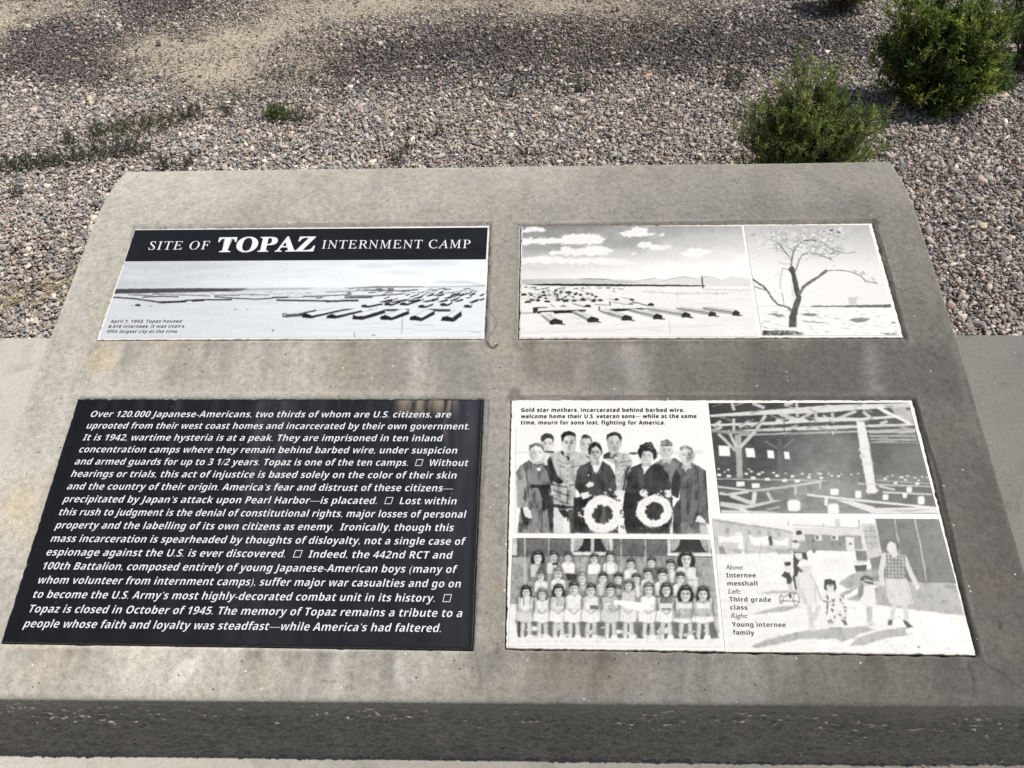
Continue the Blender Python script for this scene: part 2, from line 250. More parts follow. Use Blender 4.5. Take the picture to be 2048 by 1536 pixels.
def paint_portrait(s):
    s.warp(7, 30, 4)
    rnd = random.Random(11)
    s.grad(330, 244, 1340, 250)
    s.poly([140,575,300,570,560,560,900,585,1300,588,1480,580,1900,560,1900,600,1300,606,600,590,140,592], 214, .6, 14); s.line([1215, 592, 1290, 592], 22, 80, .9); s.line([1460, 585, 1480, 590], 16, 120)
    # back row first
    s.poly([360,640,430,590,500,600,520,680,360,760], 205); face(s, 445, 500, 112, 165, 218, 62, .75); s.poly([380,470,385,430,430,400,480,408,505,440,505,480,480,450,430,452,400,480], 55); s.line([410,570,500,580], 18, 70); s.poly([405,590,470,585,470,680,420,680], 220)
    s.poly([750,620,790,590,860,600,880,700,760,700], 80); face(s, 808, 510, 110, 160, 205, 60, .5); s.poly([780,610,830,640,845,670,800,680], 225)
    # soldier left
    s.poly([440,660,500,590,580,555,640,600,690,560,760,590,830,650,800,760,720,800,700,1105,600,1110,485,1085,490,900,460,760], 176, 1, 8)
    s.poly([440,660,470,620,500,700,540,800,600,860,560,880,500,850,470,780], 42, .95, 10); s.poly([575,560,620,600,650,640,600,620,570,585], 45); s.poly([600,590,650,640,690,575,680,560,610,560], 150); s.line([640,610,645,650], 22, 70)
    s.line([540,650,590,680,640,690,700,650], 7, 95); s.line([635,690,630,1090], 6, 100); s.poly([545,690,610,690,610,720,545,718], 160); s.line([545,716,610,718], 6, 85); s.poly([665,680,750,672,750,712,668,718], 158); s.line([668,716,750,710], 6, 85)
    s.line([490,880,600,905,690,880], 12, 70, .9); s.line([500,930,560,960,640,985], 14, 75, .8); s.line([495,1000,560,1040,660,1060], 10, 110); s.poly([485,1060,700,1090,700,1112,600,1120,485,1090], 60)
    for y in (715, 775, 830, 890): s.ell(636, y, 9, 9, 232)
    s.poly([500,1110,700,1110,690,1340,650,1340,630,1180,600,1340,505,1340], 215); s.poly([545,1115,620,1115,690,1180,660,1120,640,1230,590,1180], 45); s.poly([640,1120,690,1115,700,1340,660,1340], 70); s.poly([600,1200,630,1190,640,1340,590,1340], 238)
    face(s, 645, 495, 130, 185, 212, 50, .55, -1); s.line([630,522,680,525], 5, 120, .5); s.poly([575,470,572,420,600,390,650,378,700,395,712,440,690,430,640,420,600,440,590,480], 44)
    # soldier centre
    s.poly([965,640,1000,590,1060,570,1110,575,1200,600,1245,680,1190,780,1180,930,1130,960,1085,940,1080,700], 176, 1, 8)
    s.poly([965,640,975,600,1030,570,1070,620,1050,640], 55); s.poly([1040,590,1070,640,1110,600,1100,570], 120); s.poly([1070,640,1100,600,1115,620,1090,660], 222); s.line([1105,680,1110,930], 6, 110)
    s.poly([1130,680,1210,672,1205,705,1135,712], 155); s.line([1130,712,1205,704], 6, 90); s.line([1120,672,1220,664], 9, 95); s.line([1160,740,1180,780,1200,760], 10, 80)
    for y in (770, 820, 880): s.ell(1108, y, 9, 9, 228)
    s.poly([1180,720,1230,700,1180,860,1165,940,1150,930], 60, .9); face(s, 1072, 500, 122, 185, 190, 46, .5); s.ell(1085, 540, 40, 30, 120, .5, 14); s.poly([1000,470,998,420,1030,400,1080,396,1130,410,1143,450,1130,470,1110,430,1060,425,1020,440], 42)
    s.poly([1070,960,1120,935,1170,940,1185,980,1150,1005,1090,1000], 228)
    # woman far left
    s.poly([150,770,190,700,270,655,330,690,400,680,470,740,490,860,480,900,490,1335,160,1335,190,1100,160,1090], 118, 1, 8)
    s.poly([150,770,200,700,240,720,250,900,270,1095,165,1095], 138); s.line([245,740,270,1000], 9, 70); s.poly([190,1100,280,1100,290,1220,260,1270,210,1230], 50)
    for x in range(300, 460, 22): s.line([x, 700+abs(x-340)*.3, x+6, 880], 5, 84, .8)
    s.poly([285,880,470,885,470,915,285,915], 45); s.poly([400,700,460,700,500,850,490,900,440,760], 50, .9); s.poly([360,920,400,905,450,915,470,1000,470,1100,400,1130,390,1000,375,960], 46)
    s.line([395,1100,390,1335], 10, 60); s.line([300,920,285,1335], 20, 98, .8); s.poly([430,1000,500,980,505,1335,470,1335], 48, .9)
    s.poly([215,1100,255,1090,290,1130,298,1190,270,1198,235,1180], 228); s.ell(363, 738, 19, 15, 244)
    face(s, 345, 585, 135, 165, 232, 120, .4, 1, 150); s.poly([272,560,275,520,320,492,370,500,410,540,410,570,380,530,330,520,295,540], 100); s.line([270,655,300,690,350,706,390,690], 8, 60)
    # woman centre with wreath
    s.poly([700,900,720,760,760,700,850,665,880,760,905,775,945,680,960,665,1040,710,1080,800,1095,920,1060,980,1000,990,760,1010,740,960], 62, 1, 8)
    s.poly([690,1000,760,1000,1060,980,1100,1000,1110,1335,690,1335], 42); s.poly([855,690,880,660,945,670,950,690,905,775,880,730], 235); s.line([780,720,850,760,905,780], 7, 95); s.line([960,680,950,740,905,785], 7, 95); s.line([1000,760,1030,900], 8, 44); s.line([760,760,740,930], 10, 44)
    for k in range(10): s.line([740+k*6, 740, 720+k*8, 900], 3, 86, .5)
    face(s, 890, 585, 125, 170, 205, 48, .45); s.poly([830,600,830,530,870,498,910,500,950,530,960,600,940,560,900,522,860,545,845,600], 40); s.poly([820,785,840,795,832,812], 235)
    s.poly([800,890,840,860,885,870,880,890,830,910], 225); s.poly([755,960,830,945,840,1000,780,1020,755,990], 232); s.poly([980,950,1000,945,1010,975,960,985], 90)
    for k in range(24): s.ell(rnd.uniform(800, 1130), rnd.uniform(930, 1060), rnd.uniform(8, 20), 7, rnd.choice((60, 80, 200, 225)), .9, 5, rnd.uniform(0, 3))
    wreath(s, rnd, 960, 1160, 178, 178, 100, 92); s.poly([960,1090,985,1085,1000,1240,940,1250], 92, .8, 14)
    for k in range(22): s.ell(rnd.choice((rnd.uniform(730, 780), rnd.uniform(1130, 1170))), rnd.uniform(1050, 1300), 14, 9, rnd.choice((50, 70, 200)), .9, 5, rnd.uniform(0, 3))
    # veteran with cap, behind on the right
    s.poly([1440,690,1500,650,1560,640,1640,640,1720,690,1690,800,1620,900,1560,850], 108); s.poly([1540,640,1590,690,1610,640], 225); s.line([1555,650,1555,720], 18, 90)
    face(s, 1560, 565, 118, 165, 200, None, .5, 1); s.poly([1503,520,1510,475,1560,462,1610,478,1618,520,1560,528], 120); s.line([1503,522,1618,518], 8, 70)
    # woman in hat
    s.poly([1170,960,1190,820,1230,720,1330,680,1360,760,1400,700,1500,690,1570,780,1610,910,1560,960,1480,960,1330,960,1300,1000], 50, 1, 8)
    s.poly([1165,960,1330,960,1600,950,1620,1100,1600,1340,1180,1340,1150,1100], 36); s.poly([1330,700,1350,790,1400,720,1405,690,1370,680], 230); s.poly([1280,740,1330,700,1350,800,1340,930,1300,860], 70, .8, 16); s.line([1400,720,1420,900], 10, 88, .6); s.line([1560,800,1590,900], 8, 90, .6)
    face(s, 1372, 615, 125, 140, 196, None, .5); s.poly([1290,580,1310,520,1300,515,1350,500,1370,485,1420,490,1440,530,1460,560,1470,620,1440,660,1430,590,1400,570,1340,575,1320,640,1300,620], 34)
    s.line([1350,520,1400,500,1440,550], 7, 140, .8); s.line([1390,530,1425,560], 6, 160, .8)
    s.poly([1310,950,1340,925,1390,955,1380,1000,1320,990], 234); s.poly([1535,940,1580,930,1610,970,1590,1010,1550,1000], 232)
    for k in range(18): s.ell(rnd.uniform(1270, 1650), rnd.uniform(940, 1020), rnd.uniform(8, 20), 7, rnd.choice((60, 210, 235)), .9, 5, rnd.uniform(0, 3))
    wreath(s, rnd, 1445, 1130, 168, 150, 88, 86)
    for k in range(26): s.ell(rnd.uniform(1300, 1640), rnd.choice((rnd.uniform(1260, 1320), rnd.uniform(1150, 1220))) if k % 2 else 1290, 14, 9, rnd.choice((45, 60, 90)), .8 if k % 2 == 0 else .0, 5, rnd.uniform(0, 3))
    s.poly([1590,1230,1620,1340,1590,1340], 235)
    # man on the far right
    s.poly([1610,830,1640,740,1700,690,1720,740,1790,670,1870,720,1940,770,1965,900,1950,1140,1960,1250,1830,1215,1800,1255,1690,1240,1680,1000,1690,900], 92, 1, 8)
    s.poly([1610,830,1650,740,1690,800,1690,890,1670,1010,1640,1000,1600,960], 48); s.poly([1710,700,1730,770,1790,680,1770,670], 234); s.poly([1705,740,1730,730,1735,800,1720,810,1700,880,1690,820], 70); s.line([1800,700,1860,760,1780,830,1690,885], 6, 62)
    s.line([1850,800,1870,1000,1840,1190], 8, 52); s.line([1690,890,1690,1240], 7, 60); s.line([1900,900,1880,1100], 8, 70, .7)
    s.poly([1620,1100,1690,1000,1700,1240,1760,1340,1620,1340], 60); s.poly([1690,1240,1830,1225,1930,1250,1940,1340,1700,1340], 112); s.poly([1870,1255,1940,1260,1950,1340,1880,1340], 200, .8)
    s.poly([1840,1180,1870,1170,1925,1220,1920,1245,1870,1235,1835,1220], 228)
    face(s, 1748, 610, 132, 180, 206, None, .4, -1, 105); s.poly([1680,570,1690,530,1740,515,1800,540,1818,600,1800,620,1790,570,1750,545,1700,560], 130, .9); s.ell(1812, 612, 14, 24, 190)
    s.folds(.5, 40, 90, 12, 232)
    s.noise(5, 26, 26, 14)
    s._mix(s._box(-1e9, 1270, 1e9, 2000), np.clip((s.Y[s._box(-1e9, 1270, 1e9, 2000)]-1270)/260, 0, 1), 200, .8)
def paint_class(s):
    s.warp(4, 22, 5)
    rnd = random.Random(21)
    s.grad(110, 104, 300, 96); s.noise(10, 120, 60, 2, 0, 300)
    s._mix(s._box(-1e9, 285, 1e9, 840), 1.0, 158, 1); s.noise(22, 160, 60, 6, 285, 840); s.line([100, 290, 520, 288, 900, 300, 1300, 298, 1900, 310], 10, 128, .7)
    s._mix(s._box(-1e9, 710, 1e9, 1300), 1.0, 236, 1); s.poly([1780,600,1960,590,1960,960,1780,960], 175, .8, 30)
    for x, v in ((222, 200), (437, 175), (1085, 180), (1302, 185), (1748, 190)): s.line([x, 118, x+4, 560], 12, v, .9)
    s.line([115, 150, 1890, 160], 5, 120)
    def win(x0, x1, y1):
        s.poly([x0, 115, x1, 115, x1, y1, x0, y1], 205); s.poly([x0+35, 115, x1-35, 115, x1-30, y1-50, x0+30, y1-50], 48); s.poly([x0, y1-40, x1+10, y1-38, x1+10, y1-18, x0-4, y1-20], 225)
        s.line([x0-6, y1-12, x1+10, y1-10], 10, 60); s.poly([x0+35, 115, x0+120, 115, x0+100, 190, x0+60, y1-60, x0+35, y1-60], 165); s.poly([x1-35, 115, x1-110, 115, x1-80, 190, x1-50, y1-60, x1-35, y1-60], 160)
    win(635, 1010, 292); win(1500, 1890, 298); s.poly([105,115,150,115,155,275,105,275], 205); s.line([105,285,160,280], 10, 60); s.line([830,118,830,240], 30, 195)
    def kid(cx, cy, w, shirt, hair=48, long=0, skin=214):
        h = w*1.22
        s.poly([cx-w*1.0, cy+h*1.75, cx-w*.95, cy+h*.65, cx-w*.6, cy-h*.5, cx, cy-h*.7, cx+w*.6, cy-h*.5, cx+w*.95, cy+h*.65, cx+w*1.0, cy+h*1.75], 84, .5, 26)
        s.poly([cx-w*.82, cy+h*1.7, cx-w*.8, cy+h*.75, cx-w*.35, cy+h*.5, cx+w*.35, cy+h*.5, cx+w*.82, cy+h*.75, cx+w*.85, cy+h*1.7], shirt, 1, 6)
        s.line([cx-w*.82, cy+h*1.7, cx-w*.8, cy+h*.78], 5, shirt-75, .8); s.line([cx+w*.84, cy+h*1.7, cx+w*.82, cy+h*.78], 5, shirt-75, .8); s.line([cx-w*.4, cy+h*.55, cx, cy+h*.72, cx+w*.4, cy+h*.55], 6, shirt-90, .8); s.line([cx, cy+h*.75, cx, cy+h*1.6], 4, shirt-40, .7)
        if long: s.poly([cx-w*.5, cy-h*.3, cx-w*.62*long, cy+h*.1, cx-w*.60*long, cy+h*.40*long, cx-w*.34, cy+h*.52*long, cx-w*.2, cy+h*.3, cx+w*.2, cy+h*.3, cx+w*.34, cy+h*.52*long, cx+w*.60*long, cy+h*.40*long, cx+w*.62*long, cy+h*.1, cx+w*.5, cy-h*.3], hair, 1, 8); s.poly([cx-w*.2, cy+h*.3, cx+w*.2, cy+h*.3, cx+w*.22, cy+h*.62, cx-w*.22, cy+h*.62], skin-45, 1, 7)
        s.ell(cx, cy+h*.10, w*.41, h*.46, skin, 1, 6); s.ell(cx-w*.2, cy+h*.14, w*.16, h*.3, skin-40, .5, 9)
        s.poly([cx-w*.5, cy, cx-w*.52, cy-h*.3, cx-w*.3, cy-h*.52, cx, cy-h*.58, cx+w*.3, cy-h*.52, cx+w*.52, cy-h*.3, cx+w*.5, cy, cx+w*.38, cy-h*.12, cx+w*.2, cy-h*.2, cx-w*.2, cy-h*.18, cx-w*.39, cy-h*.1], hair, 1, 6); s.ell(cx+w*.04, cy-h*.40, w*.24, h*.07, hair+95, .75, 8)
        for q in (-1, 1): s.line([cx+q*w*.1, cy+h*.03, cx+q*w*.28, cy+h*.02], h*.09, 95, .85)
        s.line([cx-w*.12, cy+h*.33, cx+w*.12, cy+h*.33], h*.07, 120, .8); s.ell(cx-w*.2, cy+h*.22, w*.14, h*.16, skin-40, .5, 8)
    kid(340, 290, 88, 196, 40, 1.2); s.poly([345,390,370,345,410,350,405,500,350,500,330,470], 92, .9); s.line([262, 400, 268, 500], 26, 110)
    for cx, cy, w, sh in ((482,285,74,215), (612,288,70,238), (845,302,68,242), (988,288,74,240), (1175,350,74,232), (1358,335,72,236), (1528,360,76,236)): kid(cx, cy, w, sh, 52, 0, 208)
    s.poly([470,340,520,335,540,380,500,360,470,365], 70); s.poly([590,440,690,440,690,500,600,500], 62); s.poly([1350,380,1430,390,1420,490,1370,480], 80, .8); s.line([955,345,950,430], 6, 110); s.line([1030,345,1040,430], 6, 110)
    kid(1668, 300, 104, 228, 38, 1.25); s.poly([1580,480,1770,470,1770,640,1700,640], 222); s.line([1650,500,1760,490], 22, 190); s.line([1700, 540, 1710, 640], 5, 160); s.line([1740, 540, 1750, 640], 5, 160)
    for cx, cy, w, sh, hr in ((368,455,70,234,90), (522,435,78,238,110), (738,480,76,200,130), (925,475,78,214,60), (1060,480,76,190,52), (1222,485,78,226,56), (1325,440,74,240,54), (1455,450,88,236,50), (1615,475,80,240,52)): kid(cx, cy, w, sh, hr)
    for k in range(5): s.line([860, 560+k*22, 960, 566+k*22], 8, 165, .8)
    s.poly([1140,520,1200,500,1215,560,1160,600], 40, .6); s.poly([1030,530,1100,540,1090,580,1040,570], 70, .8)
    s.poly([140,850,1900,850,1960,1010,1860,1020,160,1000], 92, .9, 14); s.poly([150,840,1900,840,1900,880,150,870], 150)
    specks(s, rnd, 40, 250, 900, 1850, 1010, 232, 12, 40, .5); s.line([175, 850, 175, 1000], 20, 60); s.line([1280, 880, 1285, 1000], 12, 110); s.line([765, 880, 765, 1000], 14, 120)
    for cx, cy, w, sh, hr, lg in ((230,590,84,228,36,1), (380,612,82,232,95,1.1), (530,582,90,206,48,1.2), (672,565,88,228,56,.6), (822,585,82,226,50,0), (998,585,88,214,42,.7), (1158,552,78,228,84,1), (1325,580,88,234,84,.8), (1495,585,92,118,56,1.1), (1660,612,106,196,36,1.15), (1818,605,100,216,40,1)):
        dk = sh + rnd.choice((-30, 0, 10)) if sh > 130 else sh; cx += rnd.uniform(-8, 8); cy += rnd.uniform(-14, 10); w *= rnd.uniform(.92, 1.04)
        for q in (-1, 1):
            s.line([cx+q*w*.33, 850, cx+q*w*.42, 985], 40, 204); s.line([cx+q*w*.5, 860, cx+q*w*.6, 985], 7, 140, .7); s.poly([cx+q*w*.2-18, 1040, cx+q*w*.3-14, 985, cx+q*w*.5+18, 985, cx+q*w*.5+26, 1040], 240); s.line([cx+q*w*.2-10, 1043, cx+q*w*.5+24, 1043], 5, 150, .45)
        s.poly([cx-w*.95, 640, cx+w*.95, 640, cx+w*1.15, 870, cx-w*1.15, 870], 90, .45, 30); s.poly([cx-w*.8, 700, cx+w*.8, 700, cx+w*1.02, 860, cx, 880, cx-w*1.02, 860], rnd.choice((244, 238, 228, 206, 240)), 1, 7)
        kid(cx, cy, w, dk, hr, lg, 210 if sh > 120 else 214)
        s.poly([cx-w*.72, 700, cx+w*.72, 700, cx+w*.8, 745, cx-w*.8, 745], 232 if sh > 120 else 225)
        s.line([cx-w*.75, 660, cx-w*.7, 745, cx-w*.1, 790], 20, 196); s.line([cx+w*.75, 660, cx+w*.7, 745, cx+w*.1, 790], 20, 190); s.line([cx-w*.6, 760, cx-w*.1, 802, cx+w*.6, 760], 4, 140, .7)
        for q in (-.6, .2, .7): s.line([cx+q*w, 770, cx+q*w*1.25, 856], 4, 190, .8)
        s.line([cx-w, 862, cx, 882, cx+w, 862], 5, 150, .8)
    s.poly([205,640,280,640,270,720,215,720], 222); s.line([212,640,215,720], 8, 110); s.line([275,640,268,720], 8, 110); s.poly([805,720,890,720,885,755,810,755], 110); s.poly([500,660,570,660,570,730,505,730], 178)
    s.poly([955,720,1010,700,1060,760,1000,790], 160, .8)
    s.poly([1020,672,1150,680,1330,705,1340,750,1260,770,1130,735,1020,700], 252, 1, 5)
    s.folds(.22, 24, 40, 9, 262)
    s._mix(s._box(-1e9, 1052, 1e9, 2000), 1.0, 240, .8)
def paint_mess(s):
    s.warp(3, 26, 6)
    rnd = random.Random(31)
    s.grad(100, 52, 1010, 86); s.ell(1050, 520, 300, 200, 126, .7, 160); s.ell(1000, 850, 420, 180, 170, .6, 180); s.ell(1700, 560, 160, 160, 122, .4, 120)
    s.noise(14, 90, 90, 8)
    L = 205
    s.poly([80,205,1050,128,1715,112,1715,140,1000,190,100,222], 214); s.poly([95,280,620,262,640,236,1000,225,1320,232,1640,210,1690,225,1300,258,900,270,600,288,95,298], 216)
    s.poly([300,330,900,300,1740,278,1760,296,1000,330,500,342], 206); s.line([330,372,960,352,1260,345,1770,325], 16, 170); s.bar([1390,352,1770,342], 16, 190); s.bar([1390,380,1775,382], 14, 170); s.bar([1400,405,1785,415], 12, 170); s.bar([1400,432,1790,436], 10, 150)
    s.line([80,112,420,108,860,105,1080,108], 30, 225, .0)
    for p in ([270,110,290,170], [440,112,540,150], [700,120,770,112], [800,110,805,225], [830,240,940,180,1000,175], [660,200,800,245], [1090,190,1095,225], [1110,250,1300,170], [950,180,960,230], [1450,140,1560,210], [120,300,180,255], [190,300,110,340], [330,310,410,260], [285,235,285,350], [1340,180,1400,230], [1480,280,1540,260]): s.bar(p, 26, 205, .9, 6)
    s.poly([1560,130,1720,112,1760,290,1700,280,1600,210], 200, .8, 14); s.bar([1460,145,1720,280], 22, 232)
    s.bar([320, 370, 335, 720], 50, 168, 1, 6); s.bar([310, 480, 240, 330], 26, 190); s.bar([300, 500, 160, 360], 24, 190); s.line([340, 470, 470, 330, 540, 220], 30, 196); s.line([100, 330, 250, 350, 420, 350], 26, 150)
    s.bar([660, 400, 665, 680], 40, 96, .8); s.bar([640, 480, 540, 420], 16, 120, .8); s.bar([690, 480, 780, 400], 16, 120, .8)
    for k in range(34):
        x = rnd.uniform(90, 1700); y = rnd.uniform(115, 330) - x*.01; l = rnd.uniform(40, 130); q = rnd.choice((-1, 1)); v = rnd.uniform(120, 205)
        s.bar([x, y, x+l, y+q*l*rnd.uniform(.25, .6)], rnd.uniform(8, 20), v, .75)
        if k % 3 == 0: s.poly([x, y+20, x+l*.8, y+24, x+l*.4, y+46], 44, .8, 8)
    for k in range(18): s.bar([(x := 1380+rnd.uniform(0, 300)), (y := 300+k*8), x+rnd.uniform(60, 200), y+rnd.uniform(-6, 10)], rnd.uniform(4, 9), rnd.uniform(110, 200), .7)
    for k in range(14): s.bar([(x := rnd.uniform(400, 1250)), (y := rnd.uniform(340, 400)), x+rnd.uniform(60, 260), y-rnd.uniform(2, 14)], rnd.uniform(3, 7), rnd.uniform(90, 150), .6)
    for k in range(40): s.bar([(x := rnd.uniform(170, 1100)), (y := rnd.uniform(690, 960)), x+rnd.uniform(40, 160), y+rnd.uniform(-24, 24)], rnd.uniform(4, 10), rnd.uniform(110, 190), .55)
    for p in ([160,455,250,462,258,545,165,540], [380,478,450,480,462,555,390,552], [557,495,610,498,618,562,563,560], [695,508,738,510,746,570,700,566]): s.poly(p, 246, 1, 6)
    s.bar([695, 225, 700, 340], 6, 60); s.bar([1090, 340, 1100, 370], 10, 230)
    s.poly([1285,260,1350,260,1400,480,1450,850,1380,850,1320,520], 226, 1, 7); s.bar([1305,490,1400,485], 22, 214); s.bar([1330,610,1425,605], 20, 212); s.bar([1365,830,1465,822], 28, 226); s.ell(1335, 545, 22, 26, 200); s.bar([1395, 480, 1455, 820], 8, 110, .8)
    s.line([150, 730, 500, 735, 1040, 745], 8, 190); s.line([160, 795, 430, 828, 700, 800, 1000, 752], 16, 200); s.bar([440, 830, 850, 775], 16, 190)
    s.poly([165,835,230,850,400,825,410,845,260,870,165,860], 205); s.bar([260, 865, 430, 930], 34, 205); s.bar([460, 838, 440, 950], 36, 215); s.bar([560, 840, 600, 915], 26, 195); s.bar([790, 785, 790, 860], 22, 195); s.bar([990, 750, 990, 815], 14, 185); s.bar([1140, 735, 1142, 785], 8, 160); s.bar([870, 790, 890, 870], 16, 150)
    s.poly([175,915,400,945,600,905,700,900,450,965,340,985,175,955], 200); s.poly([180,985,560,995,700,1015,180,1012], 206); s.bar([340, 975, 410, 1010], 30, 225); s.bar([560, 980, 660, 960], 8, 215)
    s.line([890, 862, 1200, 895, 1500, 925, 1930, 968], 18, 224); s.poly([1120,905,1250,910,1430,960,1420,1010,1250,950], 222); s.bar([1040, 880, 1040, 950], 26, 232); s.poly([1400,970,1940,960,1950,1010,1400,1015], 216); s.poly([1480,990,1700,985,1930,975,1700,1000], 150)
    s.line([1300, 770, 1500, 780, 1890, 795], 10, 200); s.bar([1450, 740, 1880, 770], 7, 190); s.bar([1500, 840, 1900, 858], 12, 215); s.bar([1470, 790, 1600, 820], 18, 190)
    for k in range(9): s.bar([1450, 700+k*9, 1880, 715+k*9], 4, 170, .5)
    s.poly([1300,870,1480,862,1700,880,1700,920,1500,915], 90, .6, 20)
    for x, y, r in ((340,772,34),(465,785,32),(560,735,20),(445,722,20),(245,708,17),(165,698,17),(700,743,20),(805,748,21),(640,705,16),(490,692,15),(388,688,14),(765,712,15),(900,718,14),(1000,724,14),(430,670,11),(520,678,11),(610,680,11),(240,656,11),(845,690,11),(995,690,11),(1085,705,10),(1140,708,12),(905,695,9),(212,675,9),(160,648,10),(975,685,8),(1165,692,8),(1245,695,9),(1060,688,8),(1300,688,8),(410,650,9),(710,685,8),(1520,730,12),(1605,765,14),(1685,740,11),(1780,772,16),(1790,745,10),(1645,718,9),(1660,718,9),(1700,708,9),(1762,722,8),(1540,712,8),(1578,702,8),(1820,715,8),(1860,718,8)):
        s.poly([x-r, y-r*.6, x+r, y-r*.6, x+r*1.02, y+r*.55, x-r*.95, y+r*.6], 238, 1, 5)
    for x, y, r, h in ((775,948,52,46),(1107,836,34,26),(1300,858,26,30),(1098,985,46,52),(1715,818,22,22),(1522,880,24,24),(1812,905,28,34),(1680,868,18,20)): s.poly([x-r, y-h*.7, x-r*.6, y-h, x+r*.7, y-h, x+r, y-h*.6, x+r*1.02, y+h*.8, x+r*.4, y+h, x-r*.7, y+h, x-r*.95, y+h*.7], 240, 1, 9)
    s._mix(s._box(-1e9, 960, 1e9, 2000), np.clip((s.Y[s._box(-1e9, 960, 1e9, 2000)]-960)/120, 0, 1), 225, .7)
    s.folds(.10, 60, 24, 5, 250)
def paint_family(s):
    s.warp(6, 26, 7)
    rnd = random.Random(41)
    s.grad(20, 240, 300, 226); s._mix(s._box(-1e9, 270, 1e9, 2000), 1.0, 238, 1); s.noise(12, 110, 26, 5, 270); s.noise(8, 30, 12, 15, 270)
    s.poly([30,30,560,110,640,130,640,150,560,140,240,110,30,60], 190); s.poly([30,60,560,140,640,155,630,290,60,300,30,200], 196, .9, 10); s.line([30,40,620,128], 6, 150)
    for x in (130, 290, 370, 440, 520): s.poly([x, 90+x*.08, x+26, 92+x*.08, x+26, 140+x*.05, x, 138+x*.05], 160)
    s.poly([640,100,1130,95,1160,110,1160,165,720,140,640,128], 214); s.line([640, 78, 1140, 100], 6, 170); s.poly([720,145,1160,160,1160,275,740,270], 142); s.poly([950,30,990,28,992,90,955,90], 205); s.line([600,55,602,80], 6, 150); s.line([865,70,867,90], 6, 150); s.line([1132,40,1134,98], 8, 120)
    for x in (800, 925): s.poly([x, 150, x+52, 152, x+52, 195, x, 192], 232); s.poly([x+8, 158, x+30, 158, x+30, 188, x+8, 186], 100)
    s.poly([1035,168,1095,170,1102,275,1042,270], 228); s.ell(1068, 220, 10, 10, 90); s.line([700, 150, 720, 270], 6, 120)
    for k in range(14): s.line([750+k*30, 160, 752+k*30, 268], 3, 120, .5)
    for p in ([70,150,130,170,240,130,250,210,180,215,120,205,75,215], [300,150,360,175,450,160,460,230,400,240,320,230], [480,190,540,200,600,170,600,240,500,235], [200,140,250,130,265,300,240,300]): s.poly(p, 244, .95, 8)
    s.line([60,155,150,165,300,140,460,158,610,150], 4, 190); s.poly([450,160,478,165,482,230,460,235], 75); s.poly([75,245,110,235,130,300,80,300], 120, .8); s.poly([180,260,250,262,250,295,180,290], 150, .7); s.poly([505,255,620,260,620,300,520,300], 140, .6); s.line([280,200,290,290], 6, 150); s.line([400,220,380,310], 6, 160)
    for k in range(40): s.line([(x := rnd.uniform(60, 620)), (y := rnd.uniform(215, 300)), x+rnd.uniform(5, 30), y+rnd.uniform(-5, 5)], 5, rnd.uniform(120, 180), .5)
    s.poly([1130,65,1260,65,1310,300,1310,330,1180,340,1165,260], 198); s.poly([1170,85,1255,85,1285,250,1185,260], 176); s.line([1200,85,1215,260], 5, 215); s.line([1170,125,1262,122], 5, 120); s.line([1175,170,1270,165], 5, 130); s.line([1180,215,1280,210], 5, 130); s.line([1140,70,1190,270], 14, 224)
    s.poly([1255,28,1740,32,1800,250,1870,520,1500,510,1310,300], 104); s.noise(5, 120, 120, 66, 30, 500); s.line([1405, 30, 1440, 280], 10, 176); s.line([1555, 32, 1600, 250, 1640, 500], 11, 186)
    s.poly([1215,330,1310,310,1500,500,1400,560,1240,480], 110, .95, 10); s.poly([1110,270,1190,265,1200,360,1120,360], 120); s.line([1080,262,1190,268], 8, 220); s.line([1090,350,1200,355], 10, 220); s.poly([1095,385,1190,380,1190,430,1110,430], 70)
    s.poly([980,520,1050,470,1120,430,1230,410,1310,430,1330,500,1150,520,1050,560], 150, .85, 14); s.noise(12, 14, 14, 77, 415, 520)
    s.poly([1040,640,1120,600,1250,560,1330,500,1500,505,1860,520,1925,760,1560,720,1250,680,1100,650], 158, .9, 12)
    for x in (1800, 1840): s.ell(x, 540, 26, 16, 130, .8, 8)
    # long shadows on the ground
    for p in ([310,1000,420,950,600,905,760,870,1010,860,1190,840,1250,870,1130,900,1100,930,1000,960,960,940,700,940,500,985,360,1010], [1060,990,1120,930,1200,900,1350,865,1500,845,1480,880,1510,910,1320,935,1180,985], [370,598,480,575,700,575,690,590,450,600], [330,755,430,720,560,690,700,690,560,735]): s.poly(p, 165, .85, 12)
    # man and child behind
    s.poly([620,220,660,190,740,200,755,280,720,300,740,340,640,300], 150); s.poly([640,280,740,290,745,350,690,400,670,470,640,470], 62); s.ell(685, 160, 26, 40, 215); s.poly([655,150,660,125,690,118,708,140,700,148], 60)
    s.ell(655, 230, 32, 34, 222); s.poly([640,290,700,290,710,340,670,340], 226); s.poly([630,200,655,190,680,205,650,215], 90); s.line([622,260,720,270], 16, 160)
    s.ell(790, 200, 12, 12, 90); s.line([788,210,796,280], 20, 130)
    # child on tricycle
    s.poly([570,360,620,360,622,385,580,388], 50); s.ell(598, 415, 24, 28, 222); s.poly([545,465,570,430,610,440,630,490,620,525,590,525,585,480], 58); s.poly([595,525,625,520,640,600,605,610], 200); s.line([640,470,660,560], 18, 62); s.line([610,600,615,625], 16, 60)
    for cx, cy, r in ((548,640,32), (660,640,48)):
        s.line(sum(([cx+r*.45*math.cos(t*.35), cy+r*math.sin(t*.35)] for t in range(19)), []), 5, 85)
    s.line([548,650,670,655,690,660], 6, 80); s.line([575,620,620,590,660,600], 5, 80)
